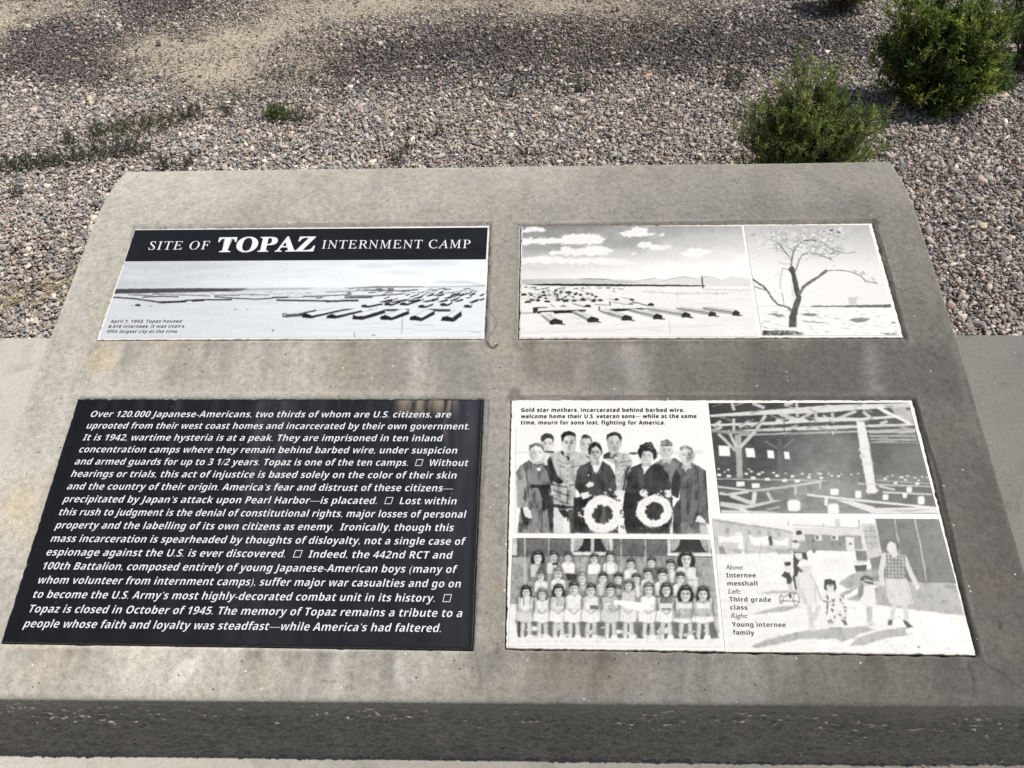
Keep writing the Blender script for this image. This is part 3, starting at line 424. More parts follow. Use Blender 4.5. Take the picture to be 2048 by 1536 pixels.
    # girl in cap
    s.line([760,690,780,860], 40, 206); s.line([830,700,800,780], 38, 206); s.poly([745,860,800,845,825,880,770,880], 220); s.poly([660,470,690,440,760,440,800,560,820,680,740,690,700,680], 222); s.line([665,480,690,600,730,660], 30, 205); s.line([770,450,830,590,850,640], 24, 205); s.line([700,560,740,670], 6, 170); s.ell(735, 405, 36, 40, 208); s.poly([670,390,680,350,720,335,765,360,770,385,720,390,690,405], 236); s.line([690,420,700,430], 20, 110); s.line([800,560,812,660], 6, 175)
    # small girl in patterned dress
    s.poly([860,590,880,575,960,570,1020,610,1040,720,1045,830,1000,850,880,840,865,740], 232); s.ell(915, 545, 36, 40, 216)
    s.poly([870,560,875,495,915,485,955,500,968,560,945,580,945,530,890,530,890,575], 56)
    for k in range(26): s.poly([(x := rnd.uniform(870, 1025)), (y := rnd.uniform(600, 825)), x+rnd.uniform(8, 34), y+rnd.uniform(-8, 12), x+rnd.uniform(4, 22), y+rnd.uniform(14, 34)], rnd.choice((70, 100, 130)), .9)
    s.line([865,650,900,660,890,750], 8, 90); s.line([1010, 800, 1040, 830], 16, 80); s.poly([920,850,1000,850,1020,868,900,866], 120, .6); s.line([905,540,930,540], 8, 140)
    # girl between
    s.line([1200,690,1205,810], 26, 178); s.line([1225,690,1222,810], 24, 178); s.poly([1185,810,1240,800,1258,838,1200,842], 205); s.poly([1130,520,1180,500,1250,520,1265,680,1220,700,1130,670,1140,580], 228); s.poly([1130,520,1170,510,1165,600,1135,650,1125,590], 140); s.line([1140,530,1060,580,1000,610], 24, 170); s.line([1240,520,1310,530], 20, 190); s.ell(1190, 500, 42, 38, 190); s.poly([1145,500,1150,470,1190,458,1240,480,1240,530,1190,520,1170,500], 82); s.line([1175,490,1235,505], 8, 236)
    # woman in checked waistcoat
    s.line([1400,680,1378,790], 34, 205); s.line([1480,680,1490,800], 34, 205); s.poly([1355,795,1385,790,1385,830,1350,830], 80); s.poly([1465,795,1485,800,1545,850,1500,852,1480,830], 60)
    s.poly([1335,470,1490,475,1545,670,1450,690,1360,665,1345,600], 206); s.line([1480,500,1530,660], 6, 170); s.line([1420,500,1400,670], 4, 185)
    s.line([1325,310,1300,430,1310,520], 40, 208); s.line([1475,320,1520,430,1570,540], 36, 206); s.ell(1572, 550, 14, 22, 214)
    s.poly([1330,300,1380,280,1430,290,1475,310,1482,485,1340,475], 176)
    for k in range(6): s.line([1345+k*26, 300, 1350+k*26, 478], 8, 88, .75)
    for k in range(7): s.line([1335, 312+k*27, 1480, 318+k*27], 8, 92, .7)
    s.poly([1370,270,1430,275,1415,325,1390,320], 215); s.ell(1385, 245, 40, 50, 216); s.poly([1318,210,1340,185,1380,178,1420,195,1437,240,1425,270,1410,220,1370,200,1345,225,1335,250], 92); s.ell(1330, 215, 16, 24, 90); s.ell(1428, 235, 14, 26, 84)
    s.folds(.15, 30, 44, 18, 240)
    specks(s, rnd, 60, 140, 700, 1900, 1030, 190, 6, 18, .4, .5); s.ell(1582, 998, 10, 8, 110); s.ell(1770, 650, 8, 8, 120)
PRINTS = {
    'pan': {'k': 0, 'quad': [[-0.4144, 0.0583], [0.41362, 0.05672], [0.4161, -0.15167], [-0.41199, -0.15136]], 'H': [[4292.41, 1296.93, 2056.02], [-17.4288, -3306.45, 642.676], [-0.0134022, 0.294128, 1.0]]},
    'camp': {'k': 1, 'quad': [[-0.3914, 0.15459], [0.1043, 0.14908], [0.10107, -0.15059], [-0.39178, -0.15088]], 'H': [[4474.29, 83.8682, 1867.13], [-71.0537, -3393.54, 625.677], [-0.0286793, 0.291643, 1.0]]},
    'tree': {'k': 1, 'quad': [[0.1103, 0.15048], [0.38695, 0.14829], [0.38744, -0.14913], [0.10884, -0.14811]], 'H': [[4530.22, -484.952, -83.2662], [-71.0537, -3393.54, 625.677], [-0.0286793, 0.291643, 1.0]]},
    'portrait': {'k': 3, 'quad': [[-0.38337, 0.1795], [-0.0184, 0.18112], [-0.02615, -0.03462], [-0.38171, -0.03538]], 'H': [[5074.96, 134.388, 2081.25], [14.2527, -4498.8, 1175.15], [-0.0180023, 0.32421, 1.0]]},
    'class': {'k': 3, 'quad': [[-0.38541, -0.04448], [-0.02604, -0.04456], [-0.02559, -0.23174], [-0.38948, -0.2357]], 'H': [[4854.31, 128.545, 1990.76], [35.2734, -4692.93, -78.0349], [-0.0180023, 0.32421, 1.0]]},
    'mess': {'k': 3, 'quad': [[-0.003, 0.23187], [0.38617, 0.23328], [0.38946, 0.00726], [-0.00277, 0.00561]], 'H': [[4495.46, -412.923, 193.103], [12.5424, -3958.95, 1034.13], [-0.0180023, 0.32421, 1.0]]},
    'family': {'k': 3, 'quad': [[-0.01912, -0.00406], [0.3885, -0.00233], [0.39379, -0.23478], [-0.02041, -0.23933]], 'H': [[4163.83, -406.928, 102.948], [28.6822, -3973.09, 9.37769], [-0.0180023, 0.32421, 1.0]]},
    'band': {'k': 0, 'quad': [[-0.41606, 0.15209], [0.414, 0.14979], [0.41365, 0.05613], [-0.41528, 0.05889]], 'H': [[4292.41, 1296.93, 2056.02], [-17.4288, -3306.45, 642.676], [-0.0134022, 0.294128, 1.0]]},
}
TEXTS = [
    (2, 'Over 120,000 Japanese-Americans, two thirds of whom are U.S. citizens, are', 'body', -0.37978, 0.19943, 0.35657, 0.19934, 0.01372),
    (2, 'uprooted from their west coast homes and incarcerated by their own government.', 'body', -0.38088, 0.17354, 0.39435, 0.17356, 0.01372),
    (2, 'It is 1942, wartime hysteria is at a peak. They are imprisoned in ten inland', 'body', -0.38144, 0.14765, 0.34327, 0.14778, 0.01372),
    (2, 'concentration camps where they remain behind barbed wire, under suspicion', 'body', -0.38138, 0.12176, 0.373, 0.122, 0.01372),
    (2, 'and armed guards for up to 3 1/2 years. Topaz is one of the ten camps.  □  Without', 'body', -0.38262, 0.09586, 0.39616, 0.09622, 0.01372),
    (2, 'hearings or trials, this act of injustice is based solely on the color of their skin', 'body', -0.38273, 0.06997, 0.37453, 0.07044, 0.01372),
    (2, 'and the country of their origin. America’s fear and distrust of these citizens—', 'body', -0.38302, 0.04408, 0.36927, 0.04465, 0.01372),
    (2, 'precipitated by Japan’s attack upon Pearl Harbor—is placated.  □  Lost within', 'body', -0.38377, 0.01818, 0.37735, 0.01887, 0.01372),
    (2, 'this rush to judgment is the denial of constitutional rights, major losses of personal', 'body', -0.38314, -0.00771, 0.39714, -0.00691, 0.01372),
    (2, 'property and the labelling of its own citizens as enemy.  Ironically, though this', 'body', -0.38355, -0.0336, 0.37513, -0.03269, 0.01372),
    (2, 'mass incarceration is spearheaded by thoughts of disloyalty, not a single case of', 'body', -0.38393, -0.05949, 0.39905, -0.05847, 0.01372),
    (2, 'espionage against the U.S. is ever discovered.  □  Indeed, the 442nd RCT and', 'body', -0.38408, -0.08539, 0.37605, -0.08425, 0.01372),
    (2, '100th Battalion, composed entirely of young Japanese-American boys (many of', 'body', -0.38307, -0.11128, 0.3861, -0.11003, 0.01372),
    (2, 'whom volunteer from internment camps), suffer major war casualties and go on', 'body', -0.38363, -0.13717, 0.39339, -0.13581, 0.01372),
    (2, 'to become the U.S. Army’s most highly-decorated combat unit in its history.  □', 'body', -0.38461, -0.16306, 0.37817, -0.1616, 0.01372),
    (2, 'Topaz is closed in October of 1945. The memory of Topaz remains a tribute to a', 'body', -0.38406, -0.18896, 0.39858, -0.18738, 0.01372),
    (2, 'people whose faith and loyalty was steadfast—while America’s had faltered.', 'body', -0.38648, -0.21485, 0.36237, -0.21316, 0.01372),
    (0, 'SITE OF', 'thin', -0.3692, 0.09176, -0.22836, 0.09183, 0.02534),
    (0, 'TOPAZ', 'fat', -0.20937, 0.08361, 0.01907, 0.08367, 0.04513),
    (0, 'INTERNMENT CAMP', 'thin', 0.03576, 0.09113, 0.37623, 0.08893, 0.02517),
    (0, 'April 1, 1943, Topaz housed', 'ital', -0.40036, -0.11176, -0.2406, -0.11191, 0.00755),
    (0, '8,316 internees, it was Utah’s', 'ital', -0.40056, -0.12515, -0.23223, -0.12528, 0.00748),
    (0, 'fifth largest city at the time.', 'ital', -0.40008, -0.13844, -0.24317, -0.13853, 0.00742),
    (3, 'Gold star mothers, incarcerated behind barbed wire,', 'capt', -0.37334, 0.21222, -0.05148, 0.2123, 0.00848),
    (3, 'welcome home their U.S. veteran sons— while at the same', 'capt', -0.37357, 0.19814, -0.0288, 0.19909, 0.00841),
    (3, 'time, mourn for sons lost, fighting for America.', 'capt', -0.37401, 0.18464, -0.09118, 0.18494, 0.00834),
    (3, 'Above:', 'light', -0.00462, -0.09879, 0.02723, -0.09851, 0.00875),
    (3, 'Internee', 'capt', -0.00452, -0.11286, 0.04683, -0.1124, 0.00773),
    (3, 'messhall', 'capt', -0.00446, -0.12727, 0.04802, -0.12678, 0.00766),
    (3, 'Left:', 'light', -0.00459, -0.14107, 0.01756, -0.14155, 0.00874),
    (3, 'Third grade', 'capt', -0.00403, -0.15475, 0.06769, -0.15473, 0.00751),
    (3, 'class', 'capt', -0.00418, -0.16853, 0.02528, -0.16868, 0.00744),
    (3, 'Right:', 'light', -0.00418, -0.18284, 0.02516, -0.18277, 0.00827),
    (3, 'Young internee', 'capt', -0.00401, -0.19746, 0.08688, -0.19696, 0.00752),
    (3, 'family', 'capt', -0.00391, -0.21062, 0.03178, -0.21111, 0.00745),
]
MARKS = [
    ('l', [-0.27, 1.1839, -0.2701, 1.1245, -0.2695, 1.0676], 0.0247, 122, 0.7, 0.0209),
    ('l', [0.182, 1.1825, 0.1826, 1.1239, 0.1854, 1.0678], 0.0437, 113, 0.7, 0.0285),
    ('l', [0.6576, 1.1811, 0.6533, 1.1233, 0.6514, 1.0743], 0.0247, 122, 0.8, 0.0228),
    ('l', [-0.096, 1.1714, -0.0931, 1.0698], 0.0475, 106, 0.5, 0.038),
    ('l', [-0.8881, 1.1759, -0.8926, 1.1032], 0.0247, 80, 0.7, 0.019),
    ('l', [-0.7665, 1.1854, -0.7708, 1.1144], 0.038, 80, 0.7, 0.0228),
    ('l', [-0.6689, 1.1851, -0.6663, 1.1121], 0.0209, 86, 0.7, 0.019),
    ('l', [-0.5848, 1.1848, -0.5841, 1.1249], 0.0228, 88, 0.6, 0.019),
    ('p', [-0.4765, 1.1784, -0.2857, 1.1815, -0.2824, 1.0862, -0.4741, 1.0918], 0, 88, 0.7, 0.0285),
    ('p', [-0.2331, 1.1838, -0.1362, 1.1835, -0.1393, 1.0862, -0.2158, 1.0862], 0, 88, 0.6, 0.0247),
    ('p', [-0.0494, 1.1832, 0.0599, 1.1829, 0.0634, 1.0971, -0.0531, 1.0971], 0, 82, 0.8, 0.0247),
    ('p', [0.0859, 1.1828, 0.1531, 1.1826, 0.1537, 1.0916, 0.0884, 1.0916], 0, 84, 0.7, 0.0228),
    ('p', [0.2252, 1.1824, 0.3991, 1.1819, 0.3951, 1.07, 0.2173, 1.0699], 0, 84, 0.8, 0.0285),
    ('p', [0.3991, 1.1819, 0.6428, 1.187, 0.6282, 1.0648, 0.3944, 1.0647], 0, 78, 0.8, 0.0247),
    ('p', [0.6867, 1.181, 0.8213, 1.1806, 0.8479, 1.0596, 0.6754, 1.0595], 0, 82, 0.7, 0.0285),
    ('p', [-0.9486, 1.1313, -0.7981, 1.1311, -0.8028, 1.0641, -0.961, 1.0641], 0, 108, 0.6, 0.0285),
    ('p', [-0.627, 0.585, -0.6125, 0.5836, -0.6019, 0.5679, -0.6285, 0.5166, -0.6506, 0.5148, -0.6378, 0.5557], 0, 126, 0.8, 0.0095),
    ('l', [-0.2523, 0.5949, -0.2404, 0.5213], 0.019, 122, 0.8, 0.0133),
    ('l', [-0.169, 0.5945, -0.1715, 0.551], 0.0152, 112, 0.7, 0.0114),
    ('l', [-0.1395, 0.5917, -0.1362, 0.5592], 0.0114, 115, 0.7, 0.0095),
    ('p', [-0.1316, 0.6061, -0.0692, 0.599, -0.0699, 0.5602, -0.1251, 0.5594], 0, 84, 0.7, 0.0152),
    ('l', [0.4008, 0.5931, 0.3852, 0.5312], 0.0133, 112, 0.7, 0.0095),
    ('l', [0.4458, 0.5937, 0.4391, 0.5335], 0.0133, 108, 0.6, 0.0114),
    ('l', [0.5102, 0.5931, 0.5035, 0.5316], 0.0285, 108, 0.5, 0.019),
    ('l', [0.2521, 0.5941, 0.2432, 0.5423], 0.0133, 106, 0.6, 0.0133),
    ('p', [0.64, 0.5858, 0.7135, 0.5868, 0.7081, 0.5363, 0.628, 0.535], 0, 90, 0.6, 0.0228),
    ('l', [-0.9379, 0.5194, -0.5884, 0.5233, -0.2461, 0.5272, 0.0894, 0.5295], 0.0114, 106, 0.6, 0.0133),
    ('l', [0.2543, 0.5291, 0.7716, 0.5358], 0.0133, 112, 0.5, 0.0133),
    ('p', [-0.5856, 1.5051, -0.5768, 1.5228, -0.5596, 1.5047], 0, 62, 0.7, 0.0076),
    ('l', [-0.3819, 1.5144, -0.3635, 1.5187], 0.0057, 72, 0.7, 0.0047),
    ('l', [-0.34, 1.5184, -0.3258, 1.5167], 0.0038, 76, 0.7, 0.0038),
    ('l', [-0.3094, 1.5165, -0.2999, 1.5149], 0.0047, 72, 0.7, 0.0038),
    ('l', [-0.2814, 1.5176, -0.2624, 1.5144], 0.0057, 74, 0.7, 0.0047),
    ('l', [-0.86, 1.58, -0.8402, 1.5844], 0.0114, 82, 0.6, 0.0133),
    ('l', [-0.4877, 1.564, -0.3932, 1.5734], 0.0133, 92, 0.5, 0.0133),
    ('p', [-0.0498, 1.5885, 0.2474, 1.6494, 0.4832, 1.6534, 0.4728, 1.5763, 0.1246, 1.5362], 0, 104, 0.5, 0.038),
    ('p', [0.5355, 1.5381, 0.7499, 1.5949, 0.804, 1.5346, 0.7532, 1.5062], 0, 92, 0.5, 0.0285),
    ('p', [-1.0477, 1.6543, -0.6991, 1.6617, -0.6873, 1.6009, -1.0413, 1.5903], 0, 107, 0.5, 0.038),
    ('p', [0.7201, 1.6731, 0.8127, 1.6715, 0.8291, 1.5937, 0.7499, 1.5949], 0, 108, 0.5, 0.0228),
    ('l', [-0.9794, 1.3118, -0.9512, 1.309, -0.9216, 1.3008], 0.0024, 58, 0.9, 0.0019),
    ('l', [-1.0356, 1.3015, -1.0185, 1.2909, -1.0065, 1.2816, -0.9891, 1.2986, -0.9719, 1.2945], 0.0024, 58, 0.9, 0.0019),
    ('l', [0.7441, 1.3224, 0.7525, 1.3133, 0.7693, 1.3183], 0.0024, 58, 0.9, 0.0019),
    ('l', [0.7006, 0.5904, 0.7055, 0.5717, 0.7017, 0.542], 0.0024, 58, 0.9, 0.0019),
    ('l', [-0.3352, 0.5601, -0.3285, 0.5472, -0.3293, 0.5259], 0.0024, 58, 0.9, 0.0019),
    ('l', [-0.1147, 0.5749, -0.1106, 0.5596, -0.1131, 0.5368], 0.0024, 58, 0.9, 0.0019),
    ('l', [-0.3851, 0.5463, -0.3675, 0.5435, -0.3574, 0.5452], 0.0024, 58, 0.9, 0.0019),
    ('l', [-0.1261, 1.1931, -0.1194, 1.181, -0.1108, 1.175, -0.1027, 1.1834], 0.0047, 20, 1, 0.0029),
    ('l', [-0.1249, 1.2702, -0.1092, 1.2499, -0.1064, 1.2324, -0.1143, 1.2151, -0.1233, 1.2004], 0.0029, 52, 0.9, 0.0029),
    ('l', [0.7241, 0.5961, 0.7408, 0.5827, 0.7549, 0.5754, 0.7652, 0.5636, 0.7771, 0.5549], 0.0047, 60, 0.9, 0.0038),
    ('l', [0.7583, 0.5875, 0.761, 0.577, 0.7706, 0.5711], 0.0029, 66, 0.9, 0.0029),
    ('l', [0.7704, 0.6574, 0.7758, 0.6527, 0.7702, 0.6448], 0.0047, 45, 0.9, 0.0038),
    ('l', [0.7425, 0.6651, 0.7668, 0.6622, 0.7932, 0.6673], 0.0024, 66, 0.7, 0.0029),
    ('l', [-0.9784, 1.5083, -0.934, 1.5137, -0.6936, 1.5108, -0.3978, 1.5102, -0.1249, 1.5083], 0.0066, 72, 0.75, 0.0038),
    ('l', [-0.9715, 1.5097, -0.9682, 1.4682, -0.9535, 1.3965], 0.0066, 72, 0.75, 0.0038),
    ('l', [-0.1257, 1.4995, -0.1235, 1.3485, -0.1231, 1.1955], 0.0057, 70, 0.8, 0.0038),
    ('l', [-0.9572, 1.1946, -0.969, 1.1688], 0.0114, 78, 0.7, 0.0076),
    ('l', [-0.9616, 1.1909, -0.5213, 1.1907, -0.1281, 1.1883], 0.0038, 78, 0.7, 0.0029),
    ('l', [-0.0647, 1.5003, 0.2371, 1.5024, 0.4632, 1.5055, 0.738, 1.5078], 0.0047, 70, 0.8, 0.0029),
    ('l', [-0.0646, 1.4988, -0.064, 1.348, -0.0631, 1.1905], 0.0057, 68, 0.8, 0.0038),
    ('l', [-0.062, 1.2446, -0.0629, 1.1833, -0.042, 1.1784], 0.0114, 74, 0.7, 0.0095),
    ('l', [-0.0442, 1.188, 0.4204, 1.1889, 0.7247, 1.1939], 0.0057, 74, 0.8, 0.0038),
    ('l', [0.7415, 1.5034, 0.7415, 1.3948, 0.737, 1.195], 0.0066, 52, 0.9, 0.0029),
    ('l', [0.7399, 1.5063, 0.7469, 1.4976], 0.0095, 45, 0.9, 0.0047),
    ('l', [-0.9705, 1.0674, -0.6049, 1.0664, -0.1192, 1.0644], 0.0057, 112, 0.7, 0.0038),
    ('l', [-0.9607, 1.0629, -0.5418, 1.061, -0.121, 1.0601], 0.0029, 60, 0.7, 0.0029),
    ('l', [-0.1169, 1.059, -0.1209, 0.9548, -0.1227, 0.7656, -0.1226, 0.5983], 0.0095, 84, 0.6, 0.0057),
    ('l', [-0.1149, 1.059, -0.1151, 0.9549, -0.1194, 0.9151, -0.1209, 0.7656, -0.123, 0.6464], 0.0024, 50, 0.8, 0.0029),
    ('l', [-0.9617, 0.5916, -0.6042, 0.5941, -0.1242, 0.5959], 0.0066, 112, 0.7, 0.0038),
    ('l', [-0.339, 0.5906, -0.2351, 0.5967, -0.1828, 0.5927], 0.0029, 70, 0.8, 0.0029),
    ('l', [-0.0747, 1.0634, -0.067, 1.0764, -0.0527, 1.072], 0.0133, 66, 0.8, 0.0095),
    ('l', [-0.0748, 1.0655, 0.2071, 1.0656, 0.7206, 1.0637], 0.0038, 62, 0.8, 0.0029),
    ('l', [-0.0726, 1.0591, -0.0738, 0.8575, -0.0743, 0.5989], 0.0038, 84, 0.7, 0.0038),
    ('l', [0.7235, 1.0595, 0.7254, 1.0181, 0.7308, 0.9, 0.728, 0.7907, 0.7237, 0.6891, 0.7233, 0.6053], 0.0076, 42, 0.95, 0.0029),
    ('l', [-0.0708, 0.5958, 0.2609, 0.5973, 0.7163, 0.5975], 0.0047, 80, 0.7, 0.0038),
    ('l', [0.8292, 1.1806, 0.8305, 1.1344, 0.8239, 1.0701, 0.82, 1.0081], 0.0095, 116, 0.7, 0.0076),
    ('l', [0.82, 1.0081, 0.8333, 0.9533, 0.8351, 0.8772, 0.8373, 0.7916], 0.0133, 112, 0.6, 0.0095),
    ('l', [-1.0596, 1.0256, -1.0572, 0.9723, -1.06, 0.9208], 0.0133, 108, 0.6, 0.0095),
]
WARM = [[-1.0176, 0.8419, 0.038, 0.5], [-0.9771, 0.7948, 0.0285, 0.3], [-0.9408, 1.159, 0.0323, 0.5], [-0.9486, 1.1313, 0.0209, 0.4], [-0.7905, 1.1854, 0.0475, 0.3], [-0.0024, 1.1711, 0.057, 0.2], [-0.0964, 1.1834, 0.0228, 0.4], [-0.407, 1.1364, 0.057, 0.25], [0.0908, 0.5702, 0.038, 0.2], [0.7769, 0.7144, 0.0247, 0.35], [0.7792, 0.6183, 0.0285, 0.3], [-0.0912, 0.6966, 0.0133, 0.4], [-0.0555, 1.2384, 0.0095, 0.4], [-0.9778, 1.2619, 0.0152, 0.4], [-0.869, 0.58, 0.057, 0.2], [0.0063, 0.569, 0.0285, 0.25], [-0.473, 0.5542, 0.0285, 0.2], [-0.2408, 1.1479, 0.0285, -0.12], [0.1805, 1.1239, 0.038, -0.12], [0.6542, 1.1233, 0.038, -0.16], [-0.2489, 0.5575, 0.0228, -0.25], [-0.6185, 0.5599, 0.0228, -0.2], [0.3945, 0.5671, 0.0228, -0.15], [-0.9447, 1.0807, 0.038, -0.12], [-0.9419, 1.5426, 0.057, -0.1]]
SAND = [[[-2.172, 3.966], [-2.111, 4.159], [-1.846, 4.355], [-1.379, 4.506], [-0.955, 4.699], [-0.261, 4.654], [0.69, 4.592], [0.674, 4.339], [0.387, 4.214], [0.073, 4.191], [-0.302, 4.338], [-0.616, 4.229], [-0.874, 4.161], [-1.161, 4.005], [-1.32, 3.802], [-1.428, 3.645], [-1.585, 3.595], [-1.667, 3.701], [-1.554, 3.825], [-1.824, 3.949], [-1.996, 3.845]], [[-3.201, 4.447], [-2.873, 4.62], [-2.696, 4.554], [-2.916, 4.461], [-3.121, 4.297]]]
DARK = [[[-3.18, 4.3], [-2.634, 4.415], [-2.228, 4.179], [-1.939, 3.904], [-2.009, 3.613], [-2.363, 3.518], [-2.796, 3.59]], [[-2.717, 4.813], [-1.549, 4.737], [-1.99, 4.452], [-2.284, 4.251]], [[-1.584, 3.514], [-1.344, 3.698], [-1.148, 3.941], [-0.812, 4.104], [-0.299, 4.281], [0.047, 4.152], [0.41, 4.172], [0.805, 4.232], [1.224, 4.264], [1.452, 4.148], [1.652, 3.974], [1.496, 3.683], [1.229, 3.628], [0.858, 3.612], [0.551, 3.559], [0.133, 3.481], [-0.21, 3.432], [-0.681, 3.514], [-1.229, 3.431]]]
SOIL = [[[-2.049, 2.277], [-1.661, 2.24], [-1.543, 2.009], [-1.608, 1.854], [-1.799, 1.806]]]
def tag(o, label=None, cat=None, group=None, kind=None):
    if label: o["label"] = label
    if cat: o["category"] = cat
    if group: o["group"] = group
    if kind: o["kind"] = kind
    return o
def np_mesh(name, verts, faces, mat=None, parent=None, color=None, smooth=False, mats=None):
    """faces: (n,k) int array, or list of tuples."""
    me = bpy.data.meshes.new(name)
    verts = np.asarray(verts, np.float32)
    if isinstance(faces, np.ndarray):
        n, k = faces.shape
        me.vertices.add(len(verts)); me.vertices.foreach_set("co", verts.ravel())
        me.loops.add(n*k); me.loops.foreach_set("vertex_index", faces.astype(np.int32).ravel())
        me.polygons.add(n); me.polygons.foreach_set("loop_start", np.arange(0, n*k, k, dtype=np.int32))
        me.polygons.foreach_set("loop_total", np.full(n, k, np.int32))
        me.update(calc_edges=True)
    else:
        me.from_pydata([tuple(map(float, v)) for v in verts], [], faces); me.update()
    if color is not None:
        at = me.color_attributes.new("tone", 'FLOAT_COLOR', 'POINT')
        c = np.ones((len(verts), 4), np.float32); c[:, :3] = color
        at.data.foreach_set("color", c.ravel())
    if smooth: me.polygons.foreach_set("use_smooth", np.ones(len(me.polygons), bool))
    for m in (mats or ([mat] if mat else [])): me.materials.append(m)
    o = bpy.data.objects.new(name, me); COL.objects.link(o)
    if parent: o.parent = parent
    return o
def empty(name, loc, rot=None):
    o = bpy.data.objects.new(name, None); COL.objects.link(o); o.location = loc; o.empty_display_size = .1
    if rot: o.rotation_euler = rot
    return o
def grid_faces(nu, nv):
    i = np.arange(nv-1)[:, None]*nu + np.arange(nu-1)[None, :]
    return np.stack([i, i+1, i+nu+1, i+nu], -1).reshape(-1, 4)
def material(name, rough=.6, spec=.5, diffuse_rough=0.0):
    m = bpy.data.materials.new(name); m.use_nodes = True; nt = m.node_tree
    b = nt.nodes["Principled BSDF"]; b.inputs["Roughness"].default_value = rough; b.inputs["Specular IOR Level"].default_value = spec
    b.inputs["Diffuse Roughness"].default_value = diffuse_rough
    return m, nt, b
def node(nt, kind, **kw):
    n = nt.nodes.new(kind)
    for k, v in kw.items():
        if k.startswith("i_"): n.inputs[k[2:].replace("_", " ")].default_value = v
        else: setattr(n, k, v)
    return n
def ramp(nt, fac, stops):
    n = nt.nodes.new("ShaderNodeValToRGB"); e = n.color_ramp.elements
    while len(e) < len(stops): e.new(0.5)
    for k, (p, c) in enumerate(stops): e[k].position = p; e[k].color = (*c, 1) if len(c) == 3 else c
    nt.links.new(fac, n.inputs[0]); return n.outputs[0]
def mul(nt, a, b, fac=1.0, mode='MULTIPLY'):
    n = nt.nodes.new("ShaderNodeMix"); n.data_type = 'RGBA'; n.blend_type = mode; n.inputs[0].default_value = fac
    nt.links.new(a, n.inputs[6]); nt.links.new(b, n.inputs[7]); return n.outputs[2]
def objco(nt): return nt.nodes.new("ShaderNodeTexCoord").outputs["Object"]

# ---- concrete: vertex tone x fine sand grain, pits and pale grains of aggregate
def concrete_material(name, base=None, grain=1.0, rough=.88, coarse=0.0, soft_mottle=0.0):
    m, nt, b = material(name, rough, .25, 1.0); L = nt.links; co = objco(nt)
    if base is None:
        c = node(nt, "ShaderNodeAttribute", attribute_name="tone").outputs["Color"]
    else:
        n1 = node(nt, "ShaderNodeTexNoise", i_Scale=3.1, i_Detail=7, i_Roughness=.62); L.new(co, n1.inputs["Vector"])
        c = ramp(nt, n1.outputs[0], [(.3, tuple(v*.86 for v in base)), (.52, base), (.72, tuple(v*1.09 for v in base))])
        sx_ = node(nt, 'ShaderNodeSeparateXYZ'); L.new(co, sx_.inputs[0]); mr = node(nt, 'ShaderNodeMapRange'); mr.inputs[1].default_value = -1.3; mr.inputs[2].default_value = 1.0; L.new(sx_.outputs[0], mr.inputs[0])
        c = mul(nt, c, ramp(nt, mr.outputs[0], [(0, (1, 1, 1)), (1, (.68, .69, .70))]), 1.0)  # slab colour darkens to the right, standing in for the falloff of light
        n2 = node(nt, "ShaderNodeTexNoise", i_Scale=11.0, i_Detail=4, i_Roughness=.55, i_Distortion=.6); L.new(co, n2.inputs["Vector"])
        c = mul(nt, c, ramp(nt, n2.outputs[0], [(.30, (.80,)*3), (.42, (1, 1, 1)), (1, (1.02, 1.0, .98))]), soft_mottle)
    g = node(nt, "ShaderNodeTexNoise", i_Scale=300, i_Detail=3, i_Roughness=.7); L.new(co, g.inputs["Vector"])
    c = mul(nt, c, ramp(nt, g.outputs[0], [(.3, (.70, .69, .67)), (.5, (1, 1, 1)), (.72, (1.24, 1.24, 1.22))]), .75*grain)
    g2 = node(nt, "ShaderNodeTexNoise", i_Scale=90, i_Detail=4, i_Roughness=.65); L.new(co, g2.inputs["Vector"])
    c = mul(nt, c, ramp(nt, g2.outputs[0], [(.30, (.76, .75, .73)), (.5, (1, 1, 1)), (.7, (1.15, 1.15, 1.14))]), .9*grain)
    v = node(nt, "ShaderNodeTexVoronoi", i_Scale=95); L.new(co, v.inputs["Vector"])
    pit = ramp(nt, v.outputs["Distance"], [(0, (1, 1, 1)), (.13, (1, 1, 1)), (.2, (0, 0, 0))])
    sep = node(nt, "ShaderNodeSeparateColor"); L.new(v.outputs["Color"], sep.inputs[0])
    few = node(nt, "ShaderNodeMath", operation='GREATER_THAN'); few.inputs[1].default_value = .965; L.new(sep.outputs[0], few.inputs[0])
    few2 = node(nt, "ShaderNodeMath", operation='LESS_THAN'); few2.inputs[1].default_value = .05; L.new(sep.outputs[0], few2.inputs[0])
    def spot(c, few, col):
        k = node(nt, "ShaderNodeMath", operation='MULTIPLY'); L.new(pit, k.inputs[0]); L.new(few.outputs[0], k.inputs[1])
        n = nt.nodes.new("ShaderNodeMix"); n.data_type = 'RGBA'; L.new(k.outputs[0], n.inputs[0]); L.new(c, n.inputs[6]); n.inputs[7].default_value = (*col, 1); return n.outputs[2]
    c = spot(c, few, (.72, .70, .66)); c = spot(c, few2, (.10, .09, .08))
    L.new(c, b.inputs["Base Color"])
    h = node(nt, "ShaderNodeMath", operation='ADD'); L.new(g.outputs[0], h.inputs[0]); L.new(g2.outputs[0], h.inputs[1])
    bp = node(nt, "ShaderNodeBump", i_Strength=.5, i_Distance=.0016); L.new(h.outputs[0], bp.inputs["Height"]); L.new(bp.outputs[0], b.inputs["Normal"])
    return m
M_CONC = concrete_material("weathered_concrete")
M_PAD = concrete_material("pale_slab_concrete", base=(.48, .455, .41), grain=.55, soft_mottle=.9)

